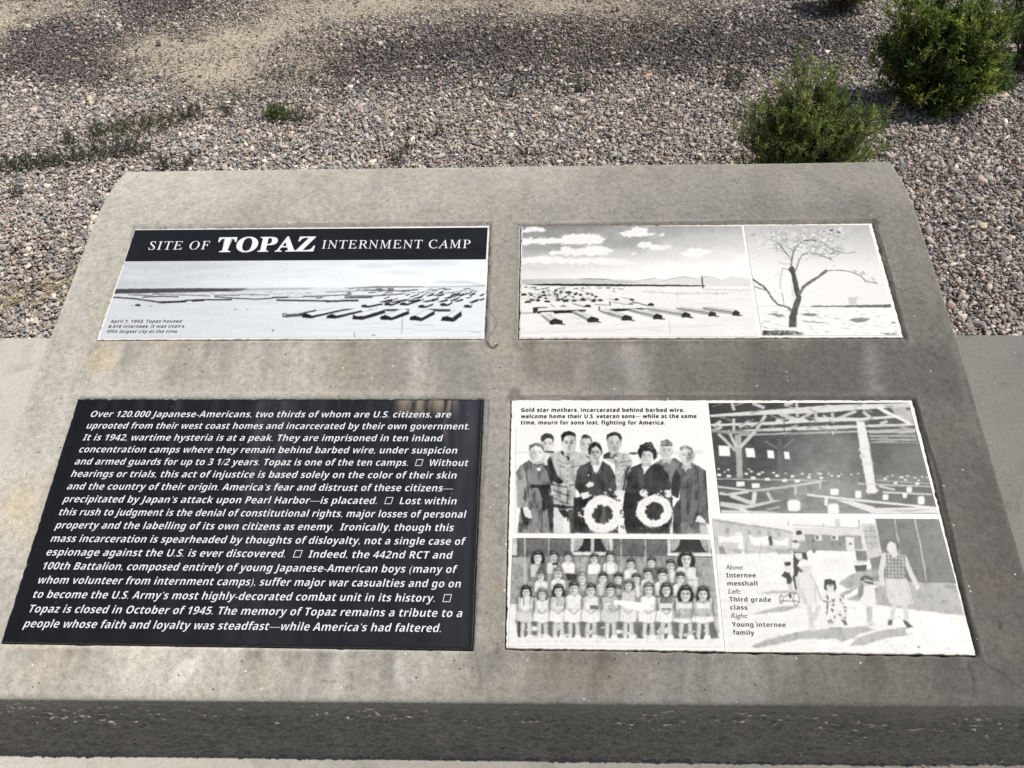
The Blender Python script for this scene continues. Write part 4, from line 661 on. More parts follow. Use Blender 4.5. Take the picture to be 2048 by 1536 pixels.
# ================================================================= ground and slab
def sd_poly(x, y, P):
    ins = np.zeros(x.shape, bool); d = np.full(x.shape, 1e9)
    for k in range(len(P)):
        p, q = P[k], P[(k+1) % len(P)]
        if q[1] != p[1]: ins ^= ((p[1] > y) != (q[1] > y)) & (x < (q[0]-p[0])*(y-p[1])/(q[1]-p[1]) + p[0])
        dx, dy = q[0]-p[0], q[1]-p[1]; t = np.clip(((x-p[0])*dx + (y-p[1])*dy)/(dx*dx+dy*dy+1e-9), 0, 1)
        d = np.minimum(d, np.hypot(x-p[0]-t*dx, y-p[1]-t*dy))
    return np.where(ins, d, -d)
def zone(x, y, polys, soft, seed, wob=.25, off=0.0):
    s = np.full(x.shape, -9.0)
    for P in polys: s = np.maximum(s, sd_poly(x, y, P))
    s = s + off + wob*(fbm(x*1.9, y*1.9, seed, 5) - .5)*2
    return np.clip(.5 + s/soft, 0, 1)

PAD_Y = 1.722
m, nt, b = material("gravel_bed", .95, .2, 1.0); co = objco(nt); L = nt.links
vo = node(nt, "ShaderNodeTexVoronoi", i_Scale=55); L.new(co, vo.inputs["Vector"])
sep = node(nt, "ShaderNodeSeparateColor"); L.new(vo.outputs["Color"], sep.inputs[0])
c1 = ramp(nt, sep.outputs[0], [(0, (.10, .09, .085)), (.35, (.24, .215, .20)), (.7, (.34, .30, .27)), (1, (.46, .42, .37))])
att = node(nt, "ShaderNodeAttribute", attribute_name="tone")
mx = nt.nodes.new("ShaderNodeMix"); mx.data_type = 'RGBA'; L.new(att.outputs["Fac"], mx.inputs[0]); L.new(c1, mx.inputs[6])
ns = node(nt, "ShaderNodeTexNoise", i_Scale=160, i_Detail=4, i_Roughness=.7); L.new(co, ns.inputs["Vector"])
L.new(ramp(nt, ns.outputs[0], [(.3, (.34, .285, .215)), (.55, (.53, .46, .36)), (.75, (.62, .55, .45))]), mx.inputs[7])
L.new(mx.outputs[2], b.inputs["Base Color"])
bp = node(nt, "ShaderNodeBump", i_Strength=.9, i_Distance=.012, invert=True); L.new(vo.outputs["Distance"], bp.inputs["Height"]); L.new(bp.outputs[0], b.inputs["Normal"])
M_BED = m
gx = np.concatenate([[-150, -40, -12], np.arange(-5, 4.51, .04), [10, 40, 150]]); gy = np.concatenate([[-150, -30, -6, 1.0], np.arange(1.7, 6.01, .04), [8, 15, 50, 200]])
GX, GY = np.meshgrid(gx, gy)
sandf = zone(GX, GY, SAND, .52, 3, .46, .10)
zz = -.034 + .022*sandf*(GY > 2) + .006*(fbm(GX*6, GY*6, 5)-.5)
ground = np_mesh("ground", np.stack([GX, GY, zz], -1).reshape(-1, 3), grid_faces(len(gx), len(gy)), M_BED, color=np.repeat(sandf.reshape(-1, 1), 3, 1), smooth=True)
tag(ground, "sandy gravel bed under the loose stones", None, None, "structure")

def box(x0, x1, y0, y1, z0, z1):
    v = [(x0,y0,z0),(x1,y0,z0),(x1,y1,z0),(x0,y1,z0),(x0,y0,z1),(x1,y0,z1),(x1,y1,z1),(x0,y1,z1)]
    return v, [(0,3,2,1),(4,5,6,7),(0,1,5,4),(1,2,6,5),(2,3,7,6),(3,0,4,7)]
v, f = box(-4.2, 3.8, -2.4, PAD_Y, -.12, 0)
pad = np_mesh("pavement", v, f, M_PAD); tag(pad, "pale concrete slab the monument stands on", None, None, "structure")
bv = pad.modifiers.new("bevel", 'BEVEL'); bv.width = .006; bv.segments = 2

# ---- loose crushed stone: one mesh of small angular stones
def block():
    v = np.array([(x, y, z) for z in (-1, 1) for y in (-1, 1) for x in (-1, 1)], float)/1.35
    f = [(0,2,3),(0,3,1),(4,5,7),(4,7,6),(0,1,5),(0,5,4),(1,3,7),(1,7,5),(3,2,6),(3,6,7),(2,0,4),(2,4,6)]
    return v, np.array(f)
rng = np.random.default_rng(7)
V0, F0 = block()
def stones():
    pts = []
    step = .0094
    for layer in range(2):
        xs = np.arange(-4.4, 3.9, step*(1 if layer == 0 else 1.25)); ys = np.arange(PAD_Y+.008, 5.6, step*(1 if layer == 0 else 1.25))
        A, B = np.meshgrid(xs, ys); A = A + rng.uniform(-.5, .5, A.shape)*step*1.1; B = B + rng.uniform(-.5, .5, B.shape)*step*1.1
        k = (A > -.98*B - .35 + .12) & (A < .74*B + .45) & (A > -.60*B-1.2) & (A < .50*B+1.05) & (B > PAD_Y+.006)
        pts.append(np.stack([A[k], B[k], np.full(k.sum(), -.018 + .009*layer)], -1))
    P = np.concatenate(pts); x, y = P[:, 0], P[:, 1]
    sa = zone(x, y, SAND, .52, 3, .46, .10); da = zone(x, y, DARK, .44, 13, .26); so = zone(x, y, SOIL, .2, 23, .1)
    keep = rng.random(len(P)) > np.clip(sa*.95, 0, .80); keep &= rng.random(len(P)) > so*.45
    P, sa, da, so = P[keep], sa[keep], da[keep], so[keep]; n = len(P)
    far = np.clip((P[:, 1]-2)/3, 0, 1)
    size = rng.lognormal(math.log(.0053), .42, n)*(1-.45*sa)*(1-.12*da)
    size = np.clip(size, .0028, .017)
    asp = np.stack([size*rng.uniform(.95, 1.75, n), size*rng.uniform(.65, 1.05, n), size*rng.uniform(.24, .55, n)], -1)
    V = V0[None]*(1 + rng.uniform(-.42, .25, (n, 8, 1))) + rng.uniform(-.22, .22, (n, 8, 3)); V = V*asp[:, None]
    yaw = rng.uniform(0, 6.283, n); tl = rng.normal(0, .42, n); rl = rng.normal(0, .42, n)
    c, s = np.cos(tl)[:, None], np.sin(tl)[:, None]; V = np.stack([V[..., 0], V[..., 1]*c - V[..., 2]*s, V[..., 1]*s + V[..., 2]*c], -1)
    c, s = np.cos(rl)[:, None], np.sin(rl)[:, None]; V = np.stack([V[..., 0]*c + V[..., 2]*s, V[..., 1], -V[..., 0]*s + V[..., 2]*c], -1)
    c, s = np.cos(yaw)[:, None], np.sin(yaw)[:, None]; V = np.stack([V[..., 0]*c - V[..., 1]*s, V[..., 0]*s + V[..., 1]*c, V[..., 2]], -1)
    P[:, 2] += rng.uniform(-.004, .005, n) + .012*sa
    V = V + P[:, None]
    pal = np.array([(.47,.42,.38),(.35,.315,.29),(.42,.345,.315),(.60,.52,.45),(.72,.64,.56),(.25,.225,.215),(.15,.14,.14),(.30,.31,.325),(.48,.37,.31),(.48,.30,.21),(.52,.43,.31),(.48,.45,.42)])
    pr = np.array([.20,.17,.12,.10,.045,.13,.07,.09,.03,.012,.025,.06]); pr = pr/pr.sum()
    ci = rng.choice(len(pal), n, p=pr); col = pal[ci]*rng.uniform(.86, 1.36, (n, 1))*np.array([1.02, 1.0, .975])
    dpal = np.array([(.175,.152,.145),(.14,.124,.119),(.205,.175,.162),(.11,.103,.10),(.26,.225,.20)]); dc = dpal[rng.integers(0, 5, n)]*rng.uniform(.75, 1.25, (n, 1))
    col = col*.86 + col.mean(1, keepdims=True)*.14
    isd = rng.random(n) < da*.92
    col = np.where(isd[:, None], dc, col)
    iss = rng.random(n) < sa*.55
    col = np.where(iss[:, None], np.array([.54,.47,.37])*rng.uniform(.7, 1.2, (n, 1)), col)
    F = (F0[None] + (np.arange(n)*8)[:, None, None]).reshape(-1, 3)
    return V.reshape(-1, 3), F, np.repeat(col, 8, 0)
m, nt, b = material("crushed_stone", .8, .3, .6)
a = node(nt, "ShaderNodeAttribute", attribute_name="tone"); g = node(nt, "ShaderNodeTexNoise", i_Scale=350, i_Detail=3, i_Roughness=.7); nt.links.new(objco(nt), g.inputs["Vector"])
nt.links.new(mul(nt, a.outputs["Color"], ramp(nt, g.outputs[0], [(.3, (.75,)*3), (.5, (1,)*3), (.75, (1.25,)*3)]), .8), b.inputs["Base Color"])
V, F, Cc = stones()
gravel = np_mesh("gravel", V, F, m, color=Cc); tag(gravel, "loose crushed stone in grey, mauve and cream spread behind the slab", "gravel", None, "stuff")

# ================================================================= concrete monument
MX0, MX1, MY0, MY1 = -1.070, .837, .5235, 1.735
def z_top(y):
    lo = HINGE_Z + (y-HINGE_Y)*np.where(y < HINGE_Y, math.tan(TILT_LOW), math.tan(TILT_UP))
    t = np.clip(y-1.5, 0, None); k = (math.tan(TILT_UP)+.10)/(2*.235)
    return lo - k*t*t
def plaque_local(x, y):
    """signed distance (m) into the nearest plaque rectangle, plus its index"""
    out = np.full(x.shape, -9.0)
    for k, (x0, x1, u0, u1) in enumerate(RECTS):
        ti = TILT_UP if k < 2 else TILT_LOW
        u = (y-HINGE_Y)/math.cos(ti)
        d = np.minimum(np.minimum(x-x0, x1-x), np.minimum(u-u0, u1-u))
        out = np.maximum(out, d)
    return out
def build_monument():
    st = .0032; nx = int((MX1-MX0)/st)+1
    xs = np.linspace(MX0, MX1, nx)
    yf = MY0; zf = float(z_top(np.array(yf)))
    prof = []                                   # (y, z, part) front face, rounded edge, sloped top, back
    R = .018
    for z in np.arange(-.012, zf-R, st): prof.append((yf, z, 0))
    for a_ in np.linspace(0, 1, 9)[1:-1]:
        an = a_*math.pi/2*.82; prof.append((yf + R*(1-math.cos(an)), zf - R + R*math.sin(an), 1))
    for y in np.arange(yf+R, MY1-.006, st): prof.append((y, None, 2))
    prof += [(MY1-.002, float(z_top(np.array(MY1)))-.004, 3), (MY1, float(z_top(np.array(MY1)))-.012, 3), (MY1, .25, 3), (MY1, -.012, 3)]
    ny = len(prof)
    Y = np.array([p[0] for p in prof]); part = np.array([p[2] for p in prof])
    Z = np.array([z_top(np.array(p[0])) if p[1] is None else p[1] for p in prof], float)
    XX, YY = np.meshgrid(xs, Y); ZZ = np.repeat(Z[:, None], nx, 1); PT = np.repeat(part[:, None], nx, 1)
    top = PT == 2; front = PT <= 1
    YY = YY + np.where(front, .010*XX, 0)*1.0
    YY = np.where(top, YY + .010*XX*np.clip(1-(YY-yf)/.06, 0, 1), YY)
    # relief
    d = .0011*(fbm(XX*9, YY*9, 3)-.5)*2 + .0007*(fbm(XX*60, YY*60, 5)-.5)*2
    sdp = plaque_local(XX, YY)
    edge = .0016 + .0034*(fbm(XX*45, YY*45, 11, 3)-.35)
    hole = np.clip((sdp + edge)/.003, 0, 1)
    lip = np.exp(-((sdp + .009)/.005)**2)*(.0034*fbm(XX*24, YY*24, 17) + .0004)
    ZZ = np.where(top, ZZ + d + lip*(1-hole) - .013*hole, ZZ)
    fr = .0030*(fbm(XX*22, ZZ*46, 31, 4)-.5)*2 + .0042*(fbm(XX*75, ZZ*130, 37, 2)-.5)*2 + .0036*(vnoise(XX*170, ZZ*230, 39)-.5)*2 + .003*(fbm(XX*6, ZZ*9, 41)-.5)*2 - .006*np.exp(-((ZZ-zf+.03+.02*fbm(XX*5, ZZ*0, 44))/.0035)**2)*np.clip(fbm(XX*7, ZZ*2, 45)*4-1.7, 0, 1) - .006*np.exp(-((ZZ-.03-.02*fbm(XX*5, ZZ*0, 46))/.003)**2)*np.clip(fbm(XX*6, ZZ*2, 47)*4-1.6, 0, 1)
    foot = np.clip((.03-ZZ)/.03, 0, 1)
    low = np.clip((zf-ZZ)/zf, 0, 1); XX = np.where(PT == 0, XX + low*np.where(XX < MX0+.0, 0, np.clip((XX-.3)/.537, 0, 1)*.085 - np.clip((-.6-XX)/.47, 0, 1)*.05), XX)
    YY = np.where(PT == 0, YY - fr*np.clip((zf-R-.006-ZZ)/.06, .05, 1) - .006*foot**2, YY)
    ZZ = np.where(PT == 1, ZZ + .0016*(fbm(XX*40, YY*3, 53)-.5), ZZ)
    # colour of the concrete: patches, streaks, cracks, iron stains
    sh = Sheet(XX, YY, 100.0)
    sh.V += 10*(fbm(XX.ravel()*5, YY.ravel()*5, 61)-.5)*2 + 11*(fbm(XX.ravel()*22, YY.ravel()*9, 67)-.5)*2 + 9*(fbm(XX.ravel()*80, YY.ravel()*80, 71)-.5)*2
    wob = .006
    ox = wob*(fbm(XX.ravel()*30, YY.ravel()*30, 81)-.5)*2; oy = wob*(fbm(XX.ravel()*30, YY.ravel()*30, 83)-.5)*2
    for (x0, x1, u0, u1), ti in zip(RECTS, (TILT_UP, TILT_UP, TILT_LOW, TILT_LOW)):      # rain runs below each plaque
        yb = HINGE_Y + u0*math.cos(ti); dd = yb - sh.Y
        run = np.exp(-np.clip(dd, 0, None)/.075)*(dd > 0)*np.clip((sh.X-x0)/.02, 0, 1)*np.clip((x1-sh.X)/.02, 0, 1)
        sh.V += run*(42*(fbm(sh.X*34+.4*fbm(sh.X*9, sh.Y*9, 3), sh.Y*5, 101, 4)-.52)*2 - 5)
    rc = random.Random(77)
    for _ in range(26):                                       # hairline cracks
        x, y = rc.uniform(MX0, MX1), rc.uniform(MY0+.02, MY1-.1); a_ = rc.uniform(0, 6.28); P_ = []
        for _k in range(rc.randint(4, 9)): P_ += [x, y]; a_ += rc.gauss(0, .6); x += .012*math.cos(a_); y += .012*math.sin(a_)
        sh.line(P_, .0014, rc.uniform(62, 80), .7, .0022)
    X0, Y0 = sh.X, sh.Y
    tm = top.ravel()
    keepV = sh.V.copy()
    for kind, pts, w, val, al, soft in MARKS:
        big = (w > .012 or kind == 'p')
        sh.X, sh.Y = (X0 + 2*ox, Y0 + 2*oy) if big else (X0 + .5*ox, Y0 + .5*oy)
        if big: val = 100 + (val-100)*1.5
        if kind == 'l': sh.line(pts, w, val, al, soft)
        else: sh.poly(pts, val, al, soft)
    sh.X, sh.Y = X0, Y0
    V = np.where(tm, .25*(keepV-100) + sh.V, keepV)
    warm = np.zeros_like(V)
    for x, y, r, s_ in WARM: warm += s_*np.exp(-(((X0+3*ox-x)**2 + (Y0+3*oy-y)**2)/r**2))*tm
    warm += .10*(fbm(X0*7, Y0*7, 91)-.5)*2
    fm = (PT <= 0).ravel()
    V = V*(1.05 - (.17 + .43*np.clip((1.62-Y0)/.75, 0, 1))*np.clip((X0+.52+.40*(fbm(X0*3, Y0*3, 97)-.5)*2)/1.25, 0, 1))      # light falloff painted into the colour: darker toward the right and front
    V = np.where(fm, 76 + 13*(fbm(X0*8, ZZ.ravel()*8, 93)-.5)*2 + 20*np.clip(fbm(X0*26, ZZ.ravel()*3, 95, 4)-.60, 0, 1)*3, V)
    base = np.array([.435, .409, .362])
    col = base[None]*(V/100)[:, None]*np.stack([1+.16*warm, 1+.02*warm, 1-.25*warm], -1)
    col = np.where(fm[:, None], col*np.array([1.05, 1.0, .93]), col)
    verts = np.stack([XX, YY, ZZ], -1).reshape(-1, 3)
    faces = grid_faces(nx, ny)
    # side walls, straight down from the outline
    zlow = zf - R - .001; n0 = len(verts); sv = []; sf = []; sc_ = []
    for side, col_i in ((0, 0), (1, nx-1)):
        ids = np.arange(ny)*nx + col_i; b0 = n0 + len(sv)
        for i in ids: sv.append((verts[i, 0] + (0 if verts[i, 2] < zlow and verts[i, 1] < MY0+.03 else (-.05 if side == 0 else .085)), verts[i, 1], -.012)); sc_.append(col[i])
        for j in range(ny-1):
            a1, a2, b1, b2 = ids[j], ids[j+1], b0+j, b0+j+1
            sf.append((a1, a2, b2, b1) if side == 0 else (a2, a1, b1, b2))
    verts = np.concatenate([verts, np.array(sv)]); col = np.concatenate([col, np.array(sc_)])
    faces = np.concatenate([faces, np.array(sf)])
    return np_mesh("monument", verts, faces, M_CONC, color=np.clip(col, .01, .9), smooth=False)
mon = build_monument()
tag(mon, "low sloped concrete monument block holding four display plaques", "monument")

# ================================================================= plaques
def enamel(name, col, rough=.32, noise=.06, spec=.5):
    m, nt, b = material(name, rough, spec); co = objco(nt)
    n = node(nt, "ShaderNodeTexNoise", i_Scale=9, i_Detail=6, i_Roughness=.65); nt.links.new(co, n.inputs["Vector"])
    nt.links.new(ramp(nt, n.outputs[0], [(.3, tuple(v*(1-noise) for v in col)), (.65, col)]), b.inputs["Base Color"])
    n2 = node(nt, "ShaderNodeTexNoise", i_Scale=30, i_Detail=5); nt.links.new(co, n2.inputs["Vector"])
    r = ramp(nt, n2.outputs[0], [(.3, (rough*.8,)*3), (.7, (rough*1.25,)*3)]); nt.links.new(r, b.inputs["Roughness"])
    return m
M_WHITE = enamel("white_enamel", (.80, .775, .735), .4, .08, .25); M_BLACK = enamel("black_enamel", (.012, .013, .016), .3, .3)
M_EDGE = enamel("chipped_enamel_edge", (.66, .60, .54), .7, .35)
M_EDGE_DARK = enamel("black_enamel_edge", (.05, .048, .046), .6, .4)
M_INK = enamel("black_ink", (.025, .025, .028), .4); M_GREYINK = enamel("grey_ink", (.14, .14, .14), .4); M_LETTER = enamel("white_lettering", (.78, .79, .82), .4)
m, nt, b = material("printed_photograph", .42, .17)
a = node(nt, "ShaderNodeAttribute", attribute_name="tone"); nt.links.new(a.outputs["Color"], b.inputs["Base Color"]); M_PHOTO = m

def plaque_root(k):
    x0, x1, u0, u1 = RECTS[k]; ti = TILT_UP if k < 2 else TILT_LOW
    u = (u0+u1)/2; n = Vector((0, -math.sin(ti), math.cos(ti)))
    p = Vector(((x0+x1)/2, HINGE_Y + u*math.cos(ti), HINGE_Z + u*math.sin(ti))) + n*.0005
    return empty(("title_plaque", "landscape_plaque", "text_plaque", "photo_plaque")[k], p, (ti, 0, 0)), x1-x0, u1-u0
def panel(k, root, w, h, mat):
    rnd = random.Random(k+50); st = .006; P = []
    def run(a, b_):
        n = max(2, int(math.dist(a, b_)/st))
        for i in range(n):
            t = i/n; x = a[0]+(b_[0]-a[0])*t; y = a[1]+(b_[1]-a[1])*t
            j = .0007*rnd.gauss(0, 1) + (.0022*rnd.random() if rnd.random() < .06 else 0)
            s = max(abs(x)/(w/2), 1e-6); P.append((x - math.copysign(j, x)*(abs(abs(x)-w/2) < 1e-6), y - math.copysign(j, y)*(abs(abs(y)-h/2) < 1e-6)))
    c = [(-w/2, -h/2), (w/2, -h/2), (w/2, h/2), (-w/2, h/2)]
    for i in range(4): run(c[i], c[(i+1) % 4])
    n = len(P); e = .0012
    inner = [(x*(1-2*e/w), y*(1-2*e/h)) for x, y in P]
    v = [(x, y, -.010) for x, y in P] + [(x, y, -.0014) for x, y in P] + [(x, y, 0) for x, y in inner]
    f = []; mi = []
    for i in range(n):
        j = (i+1) % n
        f += [(i, j, n+j, n+i), (n+i, n+j, 2*n+j, 2*n+i)]
    f.append(tuple(range(2*n, 3*n)))
    o = np_mesh("panel", np.array(v), f, None, root, mats=[mat, M_EDGE_DARK if mat is M_BLACK else M_EDGE])
    for i, p in enumerate(o.data.polygons): p.material_index = 0 if i == len(f)-1 else 1
    return o
def lin(v): return .78*np.clip(v/250.0, .02, 1.02)**2.2
def print_photo(key, painter, root, label, res=.00115, lift=.0006, tint=(1, .985, .955)):
    d = PRINTS[key]; q = np.array(d["quad"]); H = np.array(d["H"])
    nu = int(max(np.linalg.norm(q[1]-q[0]), np.linalg.norm(q[2]-q[3]))/res)+2; nv = int(np.linalg.norm(q[3]-q[0])/res)+2
    U, Vv = np.meshgrid(np.linspace(0, 1, nu), np.linspace(0, 1, nv))
    xy = ((1-U)*(1-Vv))[..., None]*q[0] + (U*(1-Vv))[..., None]*q[1] + (U*Vv)[..., None]*q[2] + ((1-U)*Vv)[..., None]*q[3]
    w = H @ np.concatenate([xy.reshape(-1, 2), np.ones((nu*nv, 1))], 1).T
    sh = Sheet(w[0]/w[2], w[1]/w[2]); painter(sh)
    rn = np.random.default_rng(len(key)); g2 = sh.V.reshape(nv, nu); pd = np.pad(g2, 1, 'edge')      # soft optical print with film grain
    soft = (4*pd[1:-1, 1:-1] + 2*(pd[:-2, 1:-1] + pd[2:, 1:-1] + pd[1:-1, :-2] + pd[1:-1, 2:]) + pd[:-2, :-2] + pd[2:, 2:] + pd[:-2, 2:] + pd[2:, :-2])/16
    g = soft.ravel(); g = np.clip(g + rn.normal(0, 5.0, g.shape) + 10*np.clip((232-g)/40, 0, 1)*(fbm(sh.X0/75, sh.Y0/75, 33, 3)-.5)*2, 14, 250)
    col = lin(g)[:, None]*np.array(tint)[None]
    v = np.concatenate([xy.reshape(-1, 2), np.full((nu*nv, 1), lift)], 1)
    f = grid_faces(nu, nv)[:, ::-1]
    o = np_mesh("photograph", v, f, M_PHOTO, root, color=col); o["label"] = label
    return o
def mp(s, U, L, D):
    o = ''
    for ch in s:
        if 'A' <= ch <= 'Z': o += chr(U+ord(ch)-65)
        elif 'a' <= ch <= 'z': o += chr(L+ord(ch)-97)
        elif '0' <= ch <= '9': o += chr(D+ord(ch)-48)
        else: o += ch
    return o
SB = (0x1D5D4, 0x1D5EE, 0x1D7EC); BS = (0x1D400, 0x1D41A, 0x1D7CE); MI = (0x1D434, 0x1D44E, 0x1D7CE)
STYLE = {"body": (SB, .20, -.012), "ital": (SB, .16, 0), "capt": (SB, 0, 0), "light": (None, .2, .004), "thin": (MI, -.25, -.001), "fat": (BS, 0, .010)}
def lettering(name, k, sel, mat, root, lift):
    vs, fs = [], []; off = 0
    for (kk, s, style, x0, y0, x1, y1, capm) in TEXTS:
        if kk != k or not sel(style, s): continue
        alpha, shear, offs = STYLE[style]
        cu = bpy.data.curves.new("line", 'FONT'); cu.body = mp(s, *alpha) if alpha else s
        cu.size = 1.0; cu.shear = shear; cu.offset = offs; cu.resolution_u = 4
        cu.space_character = {"capt": 1.10, "ital": 1.08, "thin": 1.12, "body": 1.03}.get(style, 1.0)
        to = bpy.data.objects.new("line", cu); COL.objects.link(to); bpy.context.view_layer.update()
        me = bpy.data.meshes.new_from_object(to.evaluated_get(bpy.context.evaluated_depsgraph_get()))
        n = len(me.vertices); c = np.empty(n*3, np.float32); me.vertices.foreach_get("co", c); c = c.reshape(-1, 3)
        sx = math.dist((x0, y0), (x1, y1))/(c[:, 0].max()-c[:, 0].min()); sy = capm/.714
        lx = (c[:, 0]-c[:, 0].min())*sx; ly = c[:, 1]*sy; an = math.atan2(y1-y0, x1-x0)
        vs.append(np.stack([x0 + lx*math.cos(an) - ly*math.sin(an), y0 + lx*math.sin(an) + ly*math.cos(an), np.full(n, lift)], -1))
        if style == 'fat':      # a second, slightly shifted stroke thickens the letters
            v2 = vs[-1].copy(); v2[:, 0] += .010*sy; v2[:, 2] += .0001; vs.append(v2)
            fs += [tuple(off + n + i for i in p.vertices) for p in me.polygons]
        fs += [tuple(off + i for i in p.vertices) for p in me.polygons]; off += n*(2 if style == 'fat' else 1)
        bpy.data.objects.remove(to); bpy.data.curves.remove(cu); bpy.data.meshes.remove(me)
    return np_mesh(name, np.concatenate(vs), fs, mat, root)

# --- upper left: title band over a panorama of the camp
r, w, h = plaque_root(0); panel(0, r, w, h, M_WHITE)
tag(r, "white plaque with black title band above a wide camp panorama", "plaque", "plaques set into the monument")
print_photo("pan", paint_panorama, r, "pale panorama of rows of barracks on a plain", tint=(.95, .985, 1.03))
q = PRINTS["band"]["quad"]; np_mesh("title_band", [(x, y, .0007) for x, y in q], [(3, 2, 1, 0)], M_BLACK, r)
lettering("title_lettering", 0, lambda st, s: st in ("thin", "fat"), M_LETTER, r, .0011)
lettering("caption", 0, lambda st, s: st == "ital", M_INK, r, .0011)
# --- upper right: camp under clouds, and a bare tree
r, w, h = plaque_root(1); panel(1, r, w, h, M_WHITE)
tag(r, "white plaque with a cloudy camp view beside a lone bare tree", "plaque", "plaques set into the monument")
print_photo("camp", paint_camp, r, "camp barracks under dark sky with white clouds")
print_photo("tree", paint_tree, r, "lone bare tree on snowy ground")
# --- lower left: black text plaque
r, w, h = plaque_root(2); panel(2, r, w, h, M_BLACK)
tag(r, "black plaque covered in seventeen lines of white italic text", "plaque", "plaques set into the monument")
def text_face(root, w, h):
    res = .0016; nu, nv = int(w*.985/res), int(h*.985/res)
    X, Y = np.meshgrid(np.linspace(-w*.492, w*.492, nu), np.linspace(h*.492, -h*.492, nv)); x, y = X.ravel(), Y.ravel()
    up = np.clip((y+h/2)/h, 0, 1)
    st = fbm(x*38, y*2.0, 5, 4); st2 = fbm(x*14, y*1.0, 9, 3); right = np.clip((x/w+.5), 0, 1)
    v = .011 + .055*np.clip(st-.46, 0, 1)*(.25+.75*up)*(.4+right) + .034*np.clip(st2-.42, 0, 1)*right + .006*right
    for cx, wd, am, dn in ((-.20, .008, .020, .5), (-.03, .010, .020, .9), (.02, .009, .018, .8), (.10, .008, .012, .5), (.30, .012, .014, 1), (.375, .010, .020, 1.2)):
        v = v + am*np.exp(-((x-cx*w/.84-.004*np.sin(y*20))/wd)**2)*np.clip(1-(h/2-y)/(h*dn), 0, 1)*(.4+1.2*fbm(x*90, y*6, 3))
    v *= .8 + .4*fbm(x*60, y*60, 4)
    col = np.stack([v*.92, v*1.0, v*1.2], -1)
    dep = .75*np.clip((fbm(x*60, y*9, 21, 4)-.36)*3.5, 0, 1)*np.clip(1-(h/2-y-.004)/(.030+.02*fbm(x*70, y*0+2, 8)), 0, 1)*np.clip((x-.235)/.02, 0, 1)*np.clip((.372-x)/.02, 0, 1)
    dep += .6*np.exp(-((x-.349-.003*np.sin(y*60))/.0042)**2)*np.clip(1-(h/2-y)/.115, 0, 1)*np.clip(fbm(x*80, y*30, 2)*1.6-.3, 0, 1)
    col = col*(1-dep[:, None]) + dep[:, None]*np.array([.36, .31, .23])
    rnd = np.random.default_rng(4)
    for _ in range(40):
        cx, cy, rr = rnd.uniform(-w/2, w/2), rnd.uniform(-h/2, h/2), rnd.uniform(.0006, .0014); k = np.hypot(x-cx, y-cy) < rr; col[k] = rnd.uniform(.06, .3)
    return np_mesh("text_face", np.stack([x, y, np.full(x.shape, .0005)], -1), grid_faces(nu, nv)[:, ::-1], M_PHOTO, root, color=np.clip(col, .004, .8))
text_face(r, w, h)
lettering("inscription", 2, lambda st, s: True, M_LETTER, r, .0010)
# --- lower right: four photographs with captions
r, w, h = plaque_root(3); panel(3, r, w, h, M_WHITE)
tag(r, "white plaque with portraits, a school class, a mess hall and a family", "plaque", "plaques set into the monument")
print_photo("portrait", paint_portrait, r, "group of soldiers and mothers holding two wreaths", .0010)
print_photo("class", paint_class, r, "three rows of schoolchildren with two teachers", .0010)
print_photo("mess", paint_mess, r, "dark mess hall with roof trusses and long tables")
print_photo("family", paint_family, r, "woman and children walking in a sunny yard", .00105)
lettering("caption", 3, lambda st, s: st == "capt" and (s[:4] in ("Gold", "welc", "time")), M_INK, r, .0012)
for keys in (("Inte", "mess"), ("Thir", "clas"), ("Youn", "fami")): lettering("caption", 3, lambda st, s: st == "capt" and s[:4] in keys, M_INK, r, .0012)
for key in ("Above", "Left", "Right"): o = lettering("caption", 3, lambda st, s: st == "light" and s.startswith(key), M_GREYINK, r, .0012); o["label"] = "thin grey italic caption"

# ================================================================= shrubs and weeds
def leaf_material(name, dull=0.0):
    m, nt, b = material(name, .55, .3)
    a = node(nt, "ShaderNodeAttribute", attribute_name="tone"); nt.links.new(a.outputs["Color"], b.inputs["Base Color"])
    tr = node(nt, "ShaderNodeBsdfTranslucent"); nt.links.new(a.outputs["Color"], tr.inputs[0]); mxs = nt.nodes.new("ShaderNodeMixShader"); mxs.inputs[0].default_value = .5
    nt.links.new(b.outputs[0], mxs.inputs[1]); nt.links.new(tr.outputs[0], mxs.inputs[2]); nt.links.new(mxs.outputs[0], nt.nodes["Material Output"].inputs[0])
    return m
M_LEAF = leaf_material("green_leaf"); M_STEM, nt, b = material("twig_bark", .85, .2)
n = node(nt, "ShaderNodeTexNoise", i_Scale=60, i_Detail=3); nt.links.new(objco(nt), n.inputs["Vector"]); nt.links.new(ramp(nt, n.outputs[0], [(.3, (.09, .07, .05)), (.7, (.26, .22, .17))]), b.inputs["Base Color"])
def norm(v): return v/(np.linalg.norm(v, axis=-1, keepdims=True)+1e-9)
def leaves_mesh(name, P, D, length, width, col, parent, droop=.0):
    """one small folded blade per point P along direction D"""
    n = len(P); g = np.random.default_rng(n)
    D = norm(D); side = norm(np.cross(D, g.normal(0, 1, (n, 3)))); up = norm(np.cross(side, D))
    Lg = length[:, None]; W = width[:, None]
    mid = P + D*Lg*.5 + up*Lg*.06; tip = P + D*Lg - up*Lg*droop
    V = np.stack([P, mid + side*W*.5, tip, mid - side*W*.5], 1).reshape(-1, 3)
    F = np.arange(n*4).reshape(n, 4)
    return np_mesh(name, V, F, M_LEAF, parent, color=np.repeat(col, 4, 0))
